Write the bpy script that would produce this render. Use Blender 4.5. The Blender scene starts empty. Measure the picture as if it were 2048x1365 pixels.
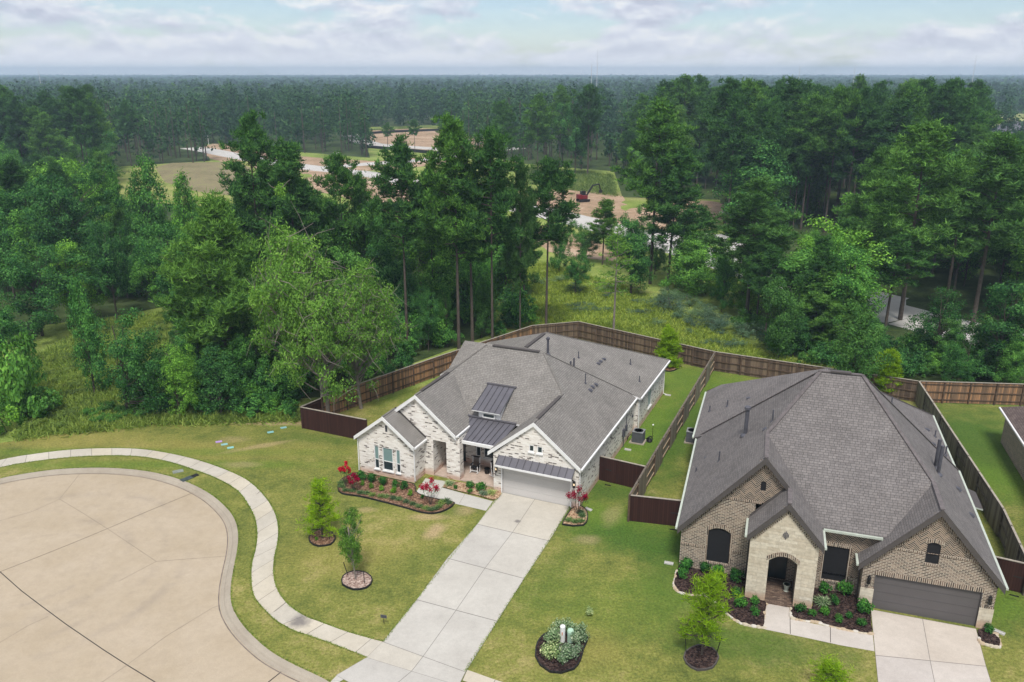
import bpy, math, random
import numpy as np
from mathutils import Vector, Matrix
from mathutils.geometry import tessellate_polygon
R_ = math.radians
scene = bpy.context.scene
COL = scene.collection

# ------------------------------------------------------------------ camera, sky, sun, exposure
F_PX, HOR, CAM_H = 1644.1, 148.06, 27.32          # focal length in px of a 2048 wide frame, horizon row, height
PITCH = math.atan((682.5 - HOR) / F_PX)
SP, CP = math.sin(PITCH), math.cos(PITCH)
cam_d = bpy.data.cameras.new("camera"); cam = bpy.data.objects.new("camera", cam_d); COL.objects.link(cam)
cam.location = (0, 0, CAM_H); cam.rotation_euler = (math.pi / 2 - PITCH, 0, 0)
cam_d.sensor_width = 36; cam_d.lens = F_PX / 2048 * 36; cam_d.clip_start = 0.5; cam_d.clip_end = 30000
scene.camera = cam
scene.render.resolution_x, scene.render.resolution_y = 1024, 682
SUN_EL, SUN_AZ = 60, 182                            # azimuth clockwise from +Y
scene.view_settings.view_transform = 'Standard'; scene.view_settings.look = 'None'
scene.view_settings.exposure = 0.47; scene.view_settings.gamma = 1
scene.cycles.max_bounces = 6; scene.cycles.diffuse_bounces = 3; scene.cycles.transparent_max_bounces = 8
scene.cycles.volume_bounces = 0
scene.cycles.use_denoising = True

def nd(nt, typ, **kw):
    n = nt.nodes.new(typ)
    for k, v in kw.items():
        if k.startswith('i_'):
            key = k[2:].replace('_', ' ')
            n.inputs[int(key) if key.isdigit() else key].default_value = v
        else: setattr(n, k, v)
    return n
def lk(nt, a, b): nt.links.new(a, b)
def ramp(nt, fac, stops, interp='LINEAR'):
    n = nt.nodes.new('ShaderNodeValToRGB'); r = n.color_ramp; r.interpolation = interp
    while len(r.elements) < len(stops): r.elements.new(0.5)
    for e, (p, c) in zip(r.elements, stops):
        e.position = p; e.color = (c, c, c, 1) if isinstance(c, (int, float)) else (*c, 1)
    if fac is not None: lk(nt, fac, n.inputs[0])
    return n.outputs[0]
def mth(nt, op, a, b=None, c=None, clamp=False):
    n = nt.nodes.new('ShaderNodeMath'); n.operation = op; n.use_clamp = clamp
    for i, v in enumerate((a, b, c)):
        if v is None: continue
        if isinstance(v, (int, float)): n.inputs[i].default_value = v
        else: lk(nt, v, n.inputs[i])
    return n.outputs[0]
def mixc(nt, fac, a, b, mode='MIX'):
    n = nt.nodes.new('ShaderNodeMix'); n.data_type = 'RGBA'; n.blend_type = mode
    for sock, v in ((n.inputs[0], fac), (n.inputs[6], a), (n.inputs[7], b)):
        if isinstance(v, (int, float)): sock.default_value = v
        elif isinstance(v, tuple): sock.default_value = (*v[:3], 1)
        else: lk(nt, v, sock)
    return n.outputs[2]
def noise(nt, vec, scale, detail=4, rough=.55, dist=0):
    n = nd(nt, 'ShaderNodeTexNoise', i_Scale=scale, i_Detail=detail, i_Roughness=rough, i_Distortion=dist)
    if vec is not None: lk(nt, vec, n.inputs['Vector'])
    return n.outputs[0]

world = bpy.data.worlds.new("World"); scene.world = world; world.use_nodes = True
nt = world.node_tree; nt.nodes.clear()
sky = nd(nt, 'ShaderNodeTexSky', sky_type='NISHITA', sun_disc=False, sun_elevation=R_(SUN_EL), sun_rotation=R_(SUN_AZ))
sky.air_density = 1.1; sky.dust_density = 0.25; sky.ozone_density = 3.0
bg1 = nd(nt, 'ShaderNodeBackground', i_Strength=0.09); lk(nt, mixc(nt, 1.0, sky.outputs[0], (.86, .90, 1.0), 'MULTIPLY'), bg1.inputs[0])
tc = nd(nt, 'ShaderNodeTexCoord'); sep = nd(nt, 'ShaderNodeSeparateXYZ'); lk(nt, tc.outputs['Generated'], sep.inputs[0])
el = mth(nt, 'MAXIMUM', sep.outputs[2], 0.0)
def skyn(scale, zs, det, off=(0, 0, 0), dist=.3, rough=.55):
    bm = nd(nt, 'ShaderNodeMapping'); bm.inputs['Scale'].default_value = (1, 1, zs); bm.inputs['Location'].default_value = off
    lk(nt, tc.outputs['Generated'], bm.inputs[0]); return noise(nt, bm.outputs[0], scale, det, rough, dist)
big = skyn(5.2, 3.4, 3, (.3, .1, 0)); n2 = skyn(19, 2.3, 10, (0, 0, 0), .35, .6); n2u = skyn(19, 2.3, 6, (0, 0, .02), .35, .55); wisp = skyn(9, 11, 6, (5, 2, 1), .6, .6)
cl = mth(nt, 'ADD', mth(nt, 'MULTIPLY', big, .62), mth(nt, 'ADD', mth(nt, 'MULTIPLY', n2, .34), mth(nt, 'MULTIPLY', wisp, .10)))
cl = mth(nt, 'SUBTRACT', cl, mth(nt, 'MULTIPLY', sep.outputs[0], .07))
hb = mth(nt, 'MULTIPLY', mth(nt, 'POWER', mth(nt, 'SUBTRACT', 1.0, mth(nt, 'MULTIPLY', el, 11.0), clamp=True), 1.2), .13)
upb = mth(nt, 'MULTIPLY', mth(nt, 'SUBTRACT', el, .10, clamp=True), .35)
mask = ramp(nt, mth(nt, 'ADD', mth(nt, 'ADD', cl, hb), upb), [(0.515, 0.12), (0.55, .6), (0.61, .95)])
lit = mth(nt, 'ADD', mth(nt, 'MULTIPLY', mth(nt, 'SUBTRACT', n2, n2u), 1.5), .5)
shn = mth(nt, 'ADD', mth(nt, 'MULTIPLY', lit, .65), mth(nt, 'MULTIPLY', mth(nt, 'SUBTRACT', 1.0, big), .35))
ccol = ramp(nt, shn, [(0.34, (.41, .43, .52)), (0.45, (.50, .52, .60)), (0.54, (.58, .60, .66)), (0.64, (.69, .69, .70))])
hz = mth(nt, 'POWER', mth(nt, 'SUBTRACT', 1.0, mth(nt, 'MULTIPLY', el, 17.0), clamp=True), 1.2)
ccol = mixc(nt, mth(nt, 'MULTIPLY', hz, .8), ccol, (.68, .68, .73))
hz2 = mth(nt, 'SUBTRACT', 1.0, mth(nt, 'MULTIPLY', el, 40.0), clamp=True)
ccol = mixc(nt, mth(nt, 'MULTIPLY', hz2, .9), ccol, (1.0, .95, .97))
bg2 = nd(nt, 'ShaderNodeBackground', i_Strength=1.0); lk(nt, ccol, bg2.inputs[0])
ms = nd(nt, 'ShaderNodeMixShader'); lk(nt, mask, ms.inputs[0]); lk(nt, bg1.outputs[0], ms.inputs[1]); lk(nt, bg2.outputs[0], ms.inputs[2])
wo = nd(nt, 'ShaderNodeOutputWorld'); lk(nt, ms.outputs[0], wo.inputs[0])
sun_d = bpy.data.lights.new("sun", 'SUN'); sun_d.energy = 3.0; sun_d.angle = R_(15); sun_d.color = (1, .96, .9)
sun = bpy.data.objects.new("sun", sun_d); COL.objects.link(sun); sun.location = (0, -40, 120)
_az = R_(SUN_AZ); sdir = Vector((math.sin(_az) * math.cos(R_(SUN_EL)), math.cos(_az) * math.cos(R_(SUN_EL)), math.sin(R_(SUN_EL))))
sun.rotation_euler = (-sdir).to_track_quat('-Z', 'Y').to_euler()

# ------------------------------------------------------------------ surveying helpers (photo pixel -> place on the ground)
def gp(x, y, z=0.0):
    d = (x - 1024, F_PX * CP - (y - 682.5) * SP, -(F_PX * SP + (y - 682.5) * CP))
    t = (z - CAM_H) / d[2]; return Vector((d[0] * t, d[1] * t, z))
def height_at(p, y):           # height above ground of photo row y over ground point p
    d = (F_PX * CP - (y - 682.5) * SP, -(F_PX * SP + (y - 682.5) * CP)); return CAM_H + d[1] * p.y / d[0]
def depth(p): return p.y * CP + (CAM_H - p.z) * SP
def to_px(p):
    d = p.y * CP - (p.z - CAM_H) * SP; u = p.y * SP + (p.z - CAM_H) * CP
    return 1024 + F_PX * p.x / d, 682.5 - F_PX * u / d
def inside(pt, poly):
    x, y = pt; c = False; j = len(poly) - 1
    for i in range(len(poly)):
        xi, yi = poly[i]; xj, yj = poly[j]
        if (yi > y) != (yj > y) and x < (xj - xi) * (y - yi) / (yj - yi) + xi: c = not c
        j = i
    return c

# ------------------------------------------------------------------ object helpers
def tag(o, label=None, cat=None, group=None, kind=None):
    if label: o['label'] = label
    if cat: o['category'] = cat
    if group: o['group'] = group
    if kind: o['kind'] = kind
    return o
def empty(name, loc=(0, 0, 0), rz=0, label=None, cat=None, group=None):
    o = bpy.data.objects.new(name, None); COL.objects.link(o); o.location = loc; o.rotation_euler = (0, 0, rz)
    o.empty_display_size = .3
    return tag(o, label, cat, group)
def auto_uv(me):
    uv = me.uv_layers.new(name='UVMap'); data = np.empty(len(me.loops) * 2, 'f')
    for p in me.polygons:
        n = p.normal
        if abs(n.z) > .999: t = Vector((1, 0, 0)); b = Vector((0, 1, 0))
        else:
            t = Vector((0, 0, 1)).cross(n).normalized(); b = n.cross(t)
        for li in p.loop_indices:
            c = me.vertices[me.loops[li].vertex_index].co
            data[2 * li] = c.dot(t); data[2 * li + 1] = c.dot(b)
    uv.data.foreach_set('uv', data)
class MB:
    def __init__(s): s.v = []; s.f = []; s.m = []; s.uv = {}
    def face(s, pts, m=0, uv=None):
        i = len(s.v); s.v += [tuple(p) for p in pts]; s.f.append(tuple(range(i, i + len(pts)))); s.m.append(m)
        if uv: s.uv[len(s.f) - 1] = uv
        return s
    def poly(s, pts, m=0):
        t = tessellate_polygon([[Vector(p) for p in pts]]); n0 = newell(pts)
        for a, b, c in t:
            tri = [pts[a], pts[b], pts[c]]
            if newell(tri).dot(n0) < 0: tri.reverse()
            s.face(tri, m)
        return s
    def box(s, x0, x1, y0, y1, z0, z1, m=0, M=None):
        c = [(x0, y0, z0), (x1, y0, z0), (x1, y1, z0), (x0, y1, z0), (x0, y0, z1), (x1, y0, z1), (x1, y1, z1), (x0, y1, z1)]
        if M is not None: c = [tuple(M @ Vector(p)) for p in c]
        i = len(s.v); s.v += c
        for f in ((0, 3, 2, 1), (4, 5, 6, 7), (0, 1, 5, 4), (1, 2, 6, 5), (2, 3, 7, 6), (3, 0, 4, 7)): s.f.append(tuple(i + k for k in f)); s.m.append(m)
        return s
    def bar(s, a, b, w, h, m=0, up=(0, 0, 1)):      # a beam from a to b
        a, b = Vector(a), Vector(b); d = (b - a); L = d.length; d.normalize(); up = Vector(up)
        if abs(d.dot(up)) > .98: up = Vector((0, 1, 0))
        sd = d.cross(up).normalized(); u2 = sd.cross(d)
        M = Matrix((( d.x, sd.x, u2.x, a.x), (d.y, sd.y, u2.y, a.y), (d.z, sd.z, u2.z, a.z), (0, 0, 0, 1)))
        return s.box(0, L, -w / 2, w / 2, -h / 2, h / 2, m, M)
    def tube(s, pts, rad, n=8, m=0, cap=True):
        pts = [Vector(p) for p in pts]; rad = rad if isinstance(rad, (list, tuple)) else [rad] * len(pts); i0 = len(s.v)
        for k, p in enumerate(pts):
            d = (pts[min(k + 1, len(pts) - 1)] - pts[max(k - 1, 0)]).normalized()
            a = Vector((1, 0, 0)) if abs(d.x) < .9 else Vector((0, 1, 0)); u = d.cross(a).normalized(); w = d.cross(u)
            for j in range(n):
                t = 2 * math.pi * j / n; s.v.append(tuple(p + (u * math.cos(t) + w * math.sin(t)) * rad[k]))
        for k in range(len(pts) - 1):
            for j in range(n):
                a, b = i0 + k * n + j, i0 + k * n + (j + 1) % n; s.f.append((a, b, b + n, a + n)); s.m.append(m)
        if cap:
            s.f.append(tuple(i0 + j for j in reversed(range(n)))); s.m.append(m)
            e = i0 + (len(pts) - 1) * n; s.f.append(tuple(e + j for j in range(n))); s.m.append(m)
        return s
    def lathe(s, prof, n=16, m=0, c=(0, 0, 0)):
        return s.tube([(c[0], c[1], c[2] + z) for r, z in prof], [max(r, .001) for r, z in prof], n, m)
    def build(s, name, mats, parent=None, smooth=False):
        me = bpy.data.meshes.new(name); me.from_pydata(s.v, [], s.f)
        mats = mats if isinstance(mats, (list, tuple)) else [mats]
        for mm in mats: me.materials.append(mm)
        me.polygons.foreach_set('material_index', s.m); me.update(calc_edges=True); auto_uv(me)
        for fi, uvs in s.uv.items():
            for li, q in zip(me.polygons[fi].loop_indices, uvs): me.uv_layers[0].data[li].uv = q
        if smooth: me.polygons.foreach_set('use_smooth', [True] * len(me.polygons))
        o = bpy.data.objects.new(name, me); COL.objects.link(o)
        if parent: o.parent = parent
        return o
def newell(p):
    n = Vector((0, 0, 0))
    for i in range(len(p)):
        a, b = p[i], p[(i + 1) % len(p)]
        n += Vector(((a[1] - b[1]) * (a[2] + b[2]), (a[2] - b[2]) * (a[0] + b[0]), (a[0] - b[0]) * (a[1] + b[1])))
    return n
def npmesh(name, verts, quads, mat, attr=None):
    me = bpy.data.meshes.new(name); nv, nq = len(verts), len(quads); k = quads.shape[1]
    me.vertices.add(nv); me.vertices.foreach_set('co', verts.astype('f').ravel())
    me.loops.add(nq * k); me.loops.foreach_set('vertex_index', quads.astype('i').ravel())
    me.polygons.add(nq); me.polygons.foreach_set('loop_start', np.arange(0, nq * k, k, dtype='i'))
    me.update(calc_edges=True)
    if attr is not None:
        a = me.attributes.new('tint', 'FLOAT', 'POINT'); a.data.foreach_set('value', attr.astype('f'))
    me.materials.append(mat); return me

# ------------------------------------------------------------------ materials
def newmat(name, rough=.85, spec=.3):
    m = bpy.data.materials.new(name); m.use_nodes = True; nt = m.node_tree; b = nt.nodes['Principled BSDF']
    b.inputs['Roughness'].default_value = rough; b.inputs['Specular IOR Level'].default_value = spec; return m, nt, b
def coords(nt, kind='Object'): return nd(nt, 'ShaderNodeTexCoord').outputs[kind]
def plain(name, c, rough=.7, var=.12, scale=3, spec=.3, metal=0, bump=0):
    m, nt, b = newmat(name, rough, spec); n = noise(nt, coords(nt), scale, 5)
    lo = tuple(x * (1 - var) for x in c); hi = tuple(min(1, x * (1 + var)) for x in c)
    lk(nt, ramp(nt, n, [(.3, lo), (.7, hi)]), b.inputs[0]); b.inputs['Metallic'].default_value = metal
    if bump:
        bp = nd(nt, 'ShaderNodeBump', i_Strength=bump, i_Distance=.03); lk(nt, noise(nt, coords(nt), scale * 12, 3), bp.inputs['Height']); lk(nt, bp.outputs[0], b.inputs['Normal'])
    return m
def shingle(name, dark, light):
    m, nt, b = newmat(name, .92, .15); uv = coords(nt, 'UV')
    br = nd(nt, 'ShaderNodeTexBrick', offset=.37, squash=.8, squash_frequency=3, i_Scale=1.0, i_Mortar_Size=.012, i_Mortar_Smooth=.6, i_Bias=0.0)
    br.inputs['Brick Width'].default_value = .27; br.inputs['Row Height'].default_value = .145
    br.inputs['Color1'].default_value = (*dark, 1); br.inputs['Color2'].default_value = (*light, 1); br.inputs['Mortar'].default_value = (*[x * .42 for x in dark], 1)
    lk(nt, uv, br.inputs[0])
    n = noise(nt, uv, .5, 4); c = mixc(nt, 1.0, br.outputs[0], ramp(nt, n, [(.3, .86), (.7, 1.1)]), 'MULTIPLY')
    n2 = noise(nt, uv, 14, 3); c = mixc(nt, 1.0, c, ramp(nt, n2, [(.3, .86), (.7, 1.13)]), 'MULTIPLY'); lk(nt, c, b.inputs[0])
    bp = nd(nt, 'ShaderNodeBump', i_Strength=.5, i_Distance=.02); lk(nt, br.outputs[1], bp.inputs['Height']); bp.invert = True; lk(nt, bp.outputs[0], b.inputs['Normal'])
    return m
def brick(name, kind, white=False):
    m, nt, b = newmat(name, .9, .15); uv = coords(nt, 'UV'); sc = nd(nt, 'ShaderNodeSeparateXYZ'); lk(nt, uv, sc.inputs[0])
    ob = coords(nt); so = nd(nt, 'ShaderNodeSeparateXYZ'); lk(nt, ob, so.inputs[0])
    cv = nd(nt, 'ShaderNodeCombineXYZ'); vec = uv
    if kind == 'soldier':
        lk(nt, sc.outputs[1], cv.inputs[0]); lk(nt, sc.outputs[0], cv.inputs[1]); vec = cv.outputs[0]
    if kind == 'herring':      # chevrons: rows that climb and fall
        pp = mth(nt, 'PINGPONG', sc.outputs[0], .26); lk(nt, mth(nt, 'ADD', sc.outputs[1], mth(nt, 'MULTIPLY', pp, 1.0)), cv.inputs[1]); lk(nt, mth(nt, 'MULTIPLY', sc.outputs[0], 1.0), cv.inputs[0]); vec = cv.outputs[0]
    br = nd(nt, 'ShaderNodeTexBrick', offset=.5, i_Scale=1.0, i_Mortar_Size=.011 if white else .02, i_Mortar_Smooth=.1)
    if kind == 'herring': br.inputs['Brick Width'].default_value = .26; br.inputs['Row Height'].default_value = .11; br.offset = 0
    elif kind == 'soldier': br.inputs['Brick Width'].default_value = .6; br.inputs['Row Height'].default_value = .10
    else: br.inputs['Brick Width'].default_value = .30 if white else .26; br.inputs['Row Height'].default_value = .095 if white else .09
    br.inputs['Color1'].default_value = (0, 0, 0, 1); br.inputs['Color2'].default_value = (1, 1, 1, 1); br.inputs['Mortar'].default_value = (.5, .5, .5, 1)
    lk(nt, vec, br.inputs[0])
    if kind == 'herring':
        vv = cv.outputs[0]; se = nd(nt, 'ShaderNodeSeparateXYZ'); lk(nt, vv, se.inputs[0]); ci = mth(nt, 'FLOOR', mth(nt, 'DIVIDE', se.outputs[0], .26)); rw_ = mth(nt, 'DIVIDE', se.outputs[1], .115)
        wn = nd(nt, 'ShaderNodeTexWhiteNoise', noise_dimensions='2D'); cc = nd(nt, 'ShaderNodeCombineXYZ'); lk(nt, ci, cc.inputs[0]); lk(nt, mth(nt, 'FLOOR', rw_), cc.inputs[1]); lk(nt, cc.outputs[0], wn.inputs['Vector'])
        c = ramp(nt, wn.outputs[0], [(.0, (.035, .027, .024)), (.3, (.07, .05, .04)), (.6, (.13, .088, .066)), (1.0, (.22, .155, .11))])
        c = mixc(nt, ramp(nt, mth(nt, 'PINGPONG', mth(nt, 'FRACT', rw_), .5), [(.13, 1.0), (.20, 0.0)]), c, (.43, .375, .30)); lk(nt, c, b.inputs[0]); return m
    if white:
        clump = noise(nt, vec, 1.3, 2); v = mth(nt, 'ADD', br.outputs[0], mth(nt, 'MULTIPLY', mth(nt, 'SUBTRACT', clump, .5), 1.1))
        c = ramp(nt, v, [(0.0, (.12, .10, .09)), (.10, (.15, .125, .115)), (.16, (.55, .49, .44)), (.35, (.66, .62, .56)), (.75, (.74, .70, .65)), (1, (.78, .75, .70))])
        c = mixc(nt, br.outputs[1], c, (.70, .67, .62))
        g = mth(nt, 'ADD', so.outputs[2], mth(nt, 'MULTIPLY', noise(nt, ob, 1.6, 4), -.55)); g = ramp(nt, g, [(.0, 1.0), (.32, 0.0)])
        c = mixc(nt, mth(nt, 'MULTIPLY', g, .65), c, (.50, .28, .19))
    else:
        v = mth(nt, 'ADD', mth(nt, 'MULTIPLY', br.outputs[0], .8), mth(nt, 'MULTIPLY', noise(nt, vec, 3, 2), .3))
        c = ramp(nt, v, [(.12, (.035, .027, .024)), (.35, (.075, .052, .042)), (.55, (.13, .088, .066)), (.78, (.20, .14, .105)), (1.0, (.30, .23, .17))])
        mo = (.42, .37, .30) if kind != 'paver' else (.10, .07, .055)
        c = mixc(nt, br.outputs[1], c, mo)
    lk(nt, c, b.inputs[0])
    bp = nd(nt, 'ShaderNodeBump', i_Strength=.4, i_Distance=.01); bp.invert = True; lk(nt, br.outputs[1], bp.inputs['Height']); lk(nt, bp.outputs[0], b.inputs['Normal'])
    return m
def stone(name):
    m, nt, b = newmat(name, .9, .15); uv = coords(nt, 'UV'); ob = coords(nt); so = nd(nt, 'ShaderNodeSeparateXYZ'); lk(nt, ob, so.inputs[0])
    br = nd(nt, 'ShaderNodeTexBrick', offset=.43, squash=1.5, squash_frequency=2, i_Scale=1.0, i_Mortar_Size=.008, i_Mortar_Smooth=.3)
    br.inputs['Brick Width'].default_value = .62; br.inputs['Row Height'].default_value = .19
    br.inputs['Color1'].default_value = (.50, .435, .335, 1); br.inputs['Color2'].default_value = (.60, .545, .44, 1); br.inputs['Mortar'].default_value = (.40, .35, .275, 1); lk(nt, uv, br.inputs[0])
    c = mixc(nt, 1.0, br.outputs[0], ramp(nt, noise(nt, uv, 5, 5), [(.3, .8), (.7, 1.1)]), 'MULTIPLY')
    g = mth(nt, 'ADD', so.outputs[2], mth(nt, 'MULTIPLY', noise(nt, ob, 1.6, 4), -.5)); g = ramp(nt, g, [(.0, 1.0), (.3, 0.0)])
    c = mixc(nt, mth(nt, 'MULTIPLY', g, .55), c, (.42, .24, .15)); lk(nt, c, b.inputs[0])
    bp = nd(nt, 'ShaderNodeBump', i_Strength=.8, i_Distance=.03); lk(nt, noise(nt, uv, 7, 5), bp.inputs['Height']); lk(nt, bp.outputs[0], b.inputs['Normal'])
    return m
def planks(name, cols, w=.14, streak=1.0, rough=.9):
    m, nt, b = newmat(name, rough, .15); uv = coords(nt, 'UV'); s = nd(nt, 'ShaderNodeSeparateXYZ'); lk(nt, uv, s.inputs[0])
    q = mth(nt, 'DIVIDE', s.outputs[0], w); fl = mth(nt, 'FLOOR', q); fr = mth(nt, 'FRACT', q)
    wn = nd(nt, 'ShaderNodeTexWhiteNoise', noise_dimensions='1D'); lk(nt, fl, wn.inputs['W'])
    mp = nd(nt, 'ShaderNodeMapping'); mp.inputs['Scale'].default_value = (7, .8, 1); lk(nt, uv, mp.inputs[0])
    st = noise(nt, mp.outputs[0], 1.0, 5, .65, .5)
    top = mth(nt, 'MULTIPLY', noise(nt, uv, .35, 2), .35)
    v = mth(nt, 'ADD', mth(nt, 'MULTIPLY', wn.outputs[0], .38), mth(nt, 'ADD', mth(nt, 'MULTIPLY', st, .45 * streak), top))
    c = ramp(nt, v, [(.25, cols[0]), (.5, cols[1]), (.75, cols[2])])
    gap = ramp(nt, mth(nt, 'PINGPONG', fr, .5), [(.0, .35), (.10, 1.0)]); c = mixc(nt, 1.0, c, gap, 'MULTIPLY'); lk(nt, c, b.inputs[0]); return m
def seams(name, c, step):
    m, nt, b = newmat(name, .38, .5); b.inputs['Metallic'].default_value = .35
    lk(nt, ramp(nt, noise(nt, coords(nt), 1.2, 3), [(.3, tuple(x * .9 for x in c)), (.7, tuple(x * 1.1 for x in c))]), b.inputs[0]); return m
def concrete(name, a, bb, grid=False, joint=.012, stains=()):
    m, nt, b = newmat(name, .85, .25); uv = coords(nt, 'UV'); ob = coords(nt)
    c = ramp(nt, noise(nt, ob, .35, 6, .6), [(.3, a), (.7, bb)])
    c = mixc(nt, 1.0, c, ramp(nt, noise(nt, ob, 18, 3), [(.3, .94), (.7, 1.05)]), 'MULTIPLY')
    c = mixc(nt, 1.0, c, ramp(nt, noise(nt, ob, 2.3, 5, .7), [(.25, .91), (.6, 1.02)]), 'MULTIPLY')
    if grid:
        s = nd(nt, 'ShaderNodeSeparateXYZ'); lk(nt, uv, s.inputs[0])
        wn = nd(nt, 'ShaderNodeTexWhiteNoise', noise_dimensions='2D'); f = nd(nt, 'ShaderNodeVectorMath', operation='FLOOR'); lk(nt, uv, f.inputs[0]); lk(nt, f.outputs[0], wn.inputs['Vector'])
        c = mixc(nt, 1.0, c, ramp(nt, wn.outputs[0], [(0, (.94, .94, .95)), (.5, (1, 1, 1)), (1, (1.04, 1.01, .95))]), 'MULTIPLY')
        for k, jw in ((0, joint if not isinstance(joint, tuple) else joint[0]), (1, joint if not isinstance(joint, tuple) else joint[1])):
            e = mth(nt, 'PINGPONG', mth(nt, 'ADD', s.outputs[k], 0.0), .5)
            c = mixc(nt, ramp(nt, e, [(jw * .6, 1.0), (jw * 1.4, 0.0)]), c, tuple(x * .45 for x in a))
    for (p, r, amt) in stains:
        d = nd(nt, 'ShaderNodeVectorMath', operation='DISTANCE'); lk(nt, ob, d.inputs[0]); d.inputs[1].default_value = p
        dd = mth(nt, 'ADD', d.outputs['Value'], mth(nt, 'MULTIPLY', mth(nt, 'SUBTRACT', noise(nt, ob, 2.2, 4), .5), r * 1.1))
        c = mixc(nt, mth(nt, 'MULTIPLY', ramp(nt, mth(nt, 'DIVIDE', dd, r), [(.3, 1.0), (1.0, 0.0)]), amt), c, (.12, .11, .11))
    lk(nt, c, b.inputs[0]); return m, nt, b, c
def mulchm(name, cols):
    m, nt, b = newmat(name, .95, .1); ob = coords(nt)
    vo = nd(nt, 'ShaderNodeTexVoronoi', i_Scale=11.0); lk(nt, ob, vo.inputs[0]); sv = nd(nt, 'ShaderNodeSeparateXYZ'); lk(nt, vo.outputs['Color'], sv.inputs[0])
    v = mth(nt, 'ADD', mth(nt, 'MULTIPLY', sv.outputs[0], .6), mth(nt, 'MULTIPLY', noise(nt, ob, 3, 4), .4))
    lk(nt, ramp(nt, v, [(.2, cols[0]), (.5, cols[1]), (.85, cols[2])]), b.inputs[0])
    bp = nd(nt, 'ShaderNodeBump', i_Strength=1.0, i_Distance=.05); lk(nt, vo.outputs['Distance'], bp.inputs['Height']); lk(nt, bp.outputs[0], b.inputs['Normal']); return m
def leafm(name, dark, mid, light, transl=.25, obj_var=.38):
    m = bpy.data.materials.new(name); m.use_nodes = True; nt = m.node_tree; nt.nodes.clear()
    g = nd(nt, 'ShaderNodeNewGeometry'); oi = nd(nt, 'ShaderNodeObjectInfo'); ob = coords(nt)
    v = mth(nt, 'ADD', mth(nt, 'MULTIPLY', g.outputs['Random Per Island'], .42), mth(nt, 'MULTIPLY', noise(nt, ob, .45, 2), .58))
    c = ramp(nt, v, [(.28, dark), (.5, mid), (.70, light)])
    if name == 'distant_canopy':
        at_n = nd(nt, 'ShaderNodeAttribute', attribute_name='tint'); c = mixc(nt, 1.0, c, ramp(nt, at_n.outputs['Fac'], [(0, (.52, .60, .66)), (.5, (1, 1, 1)), (1, (1.30, 1.20, 1.0))]), 'MULTIPLY'); c = mixc(nt, 1.0, c, ramp(nt, noise(nt, ob, .012, 4, .6), [(.38, (.72, .78, .8)), (.62, (1.2, 1.15, 1.0))]), 'MULTIPLY')
    c = mixc(nt, 1.0, c, ramp(nt, oi.outputs['Random'], [(0, (1 - obj_var, 1 - obj_var, 1 - obj_var * .6)), (.5, (1, 1, 1)), (1, (1 + obj_var * 1.3, 1 + obj_var * .8, 1 - obj_var * .2))]), 'MULTIPLY')
    d = nd(nt, 'ShaderNodeBsdfDiffuse'); t = nd(nt, 'ShaderNodeBsdfTranslucent'); mx = nd(nt, 'ShaderNodeMixShader', i_0=transl)
    lk(nt, c, d.inputs[0]); lk(nt, mixc(nt, 1.0, c, (1.3, 1.25, .6), 'MULTIPLY'), t.inputs[0]); lk(nt, d.outputs[0], mx.inputs[1]); lk(nt, t.outputs[0], mx.inputs[2])
    lk(nt, mx.outputs[0], nd(nt, 'ShaderNodeOutputMaterial').inputs[0]); return m
def grassm(name, cols, spots=(), scale=1.0):
    m, nt, b = newmat(name, .95, .08); ob = coords(nt)
    v = mth(nt, 'ADD', mth(nt, 'MULTIPLY', noise(nt, ob, .09 * scale, 5, .65, .5), .42), mth(nt, 'ADD', mth(nt, 'MULTIPLY', noise(nt, ob, .65 * scale, 7, .78), .42), mth(nt, 'MULTIPLY', noise(nt, ob, 4.5 * scale, 5, .8), .22)))
    c = ramp(nt, v, [(.41, cols[0]), (.48, cols[1]), (.55, cols[2]), (.62, cols[3])])
    wob = mth(nt, 'SUBTRACT', noise(nt, ob, .5, 5, .7), .5)
    for (p, rx, ry, ang, col, amt) in spots:
        mp = nd(nt, 'ShaderNodeMapping', vector_type='TEXTURE'); mp.inputs['Location'].default_value = (p[0], p[1], 0); mp.inputs['Rotation'].default_value = (0, 0, R_(ang)); mp.inputs['Scale'].default_value = (rx, ry, 1000)
        lk(nt, ob, mp.inputs[0]); ln = nd(nt, 'ShaderNodeVectorMath', operation='LENGTH'); lk(nt, mp.outputs[0], ln.inputs[0])
        dd = mth(nt, 'ADD', ln.outputs['Value'], mth(nt, 'MULTIPLY', wob, 1.3))
        c = mixc(nt, mth(nt, 'MULTIPLY', ramp(nt, dd, [(.35, 1.0), (1.0, 0.0)]), amt), c, col)
    c = mixc(nt, 1.0, c, ramp(nt, noise(nt, ob, 7, 6, .85), [(.34, .55), (.66, 1.45)]), 'MULTIPLY')
    lk(nt, c, b.inputs[0]); bp = nd(nt, 'ShaderNodeBump', i_Strength=.7, i_Distance=.06); lk(nt, noise(nt, ob, 7, 5, .8), bp.inputs['Height']); lk(nt, bp.outputs[0], b.inputs['Normal'])
    return m
def glassm(name, c=(.02, .03, .035)):
    m, nt, b = newmat(name, .08, .6); lk(nt, ramp(nt, noise(nt, coords(nt), .8, 2), [(.3, c), (.7, tuple(x * 1.6 for x in c))]), b.inputs[0]); return m

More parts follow.
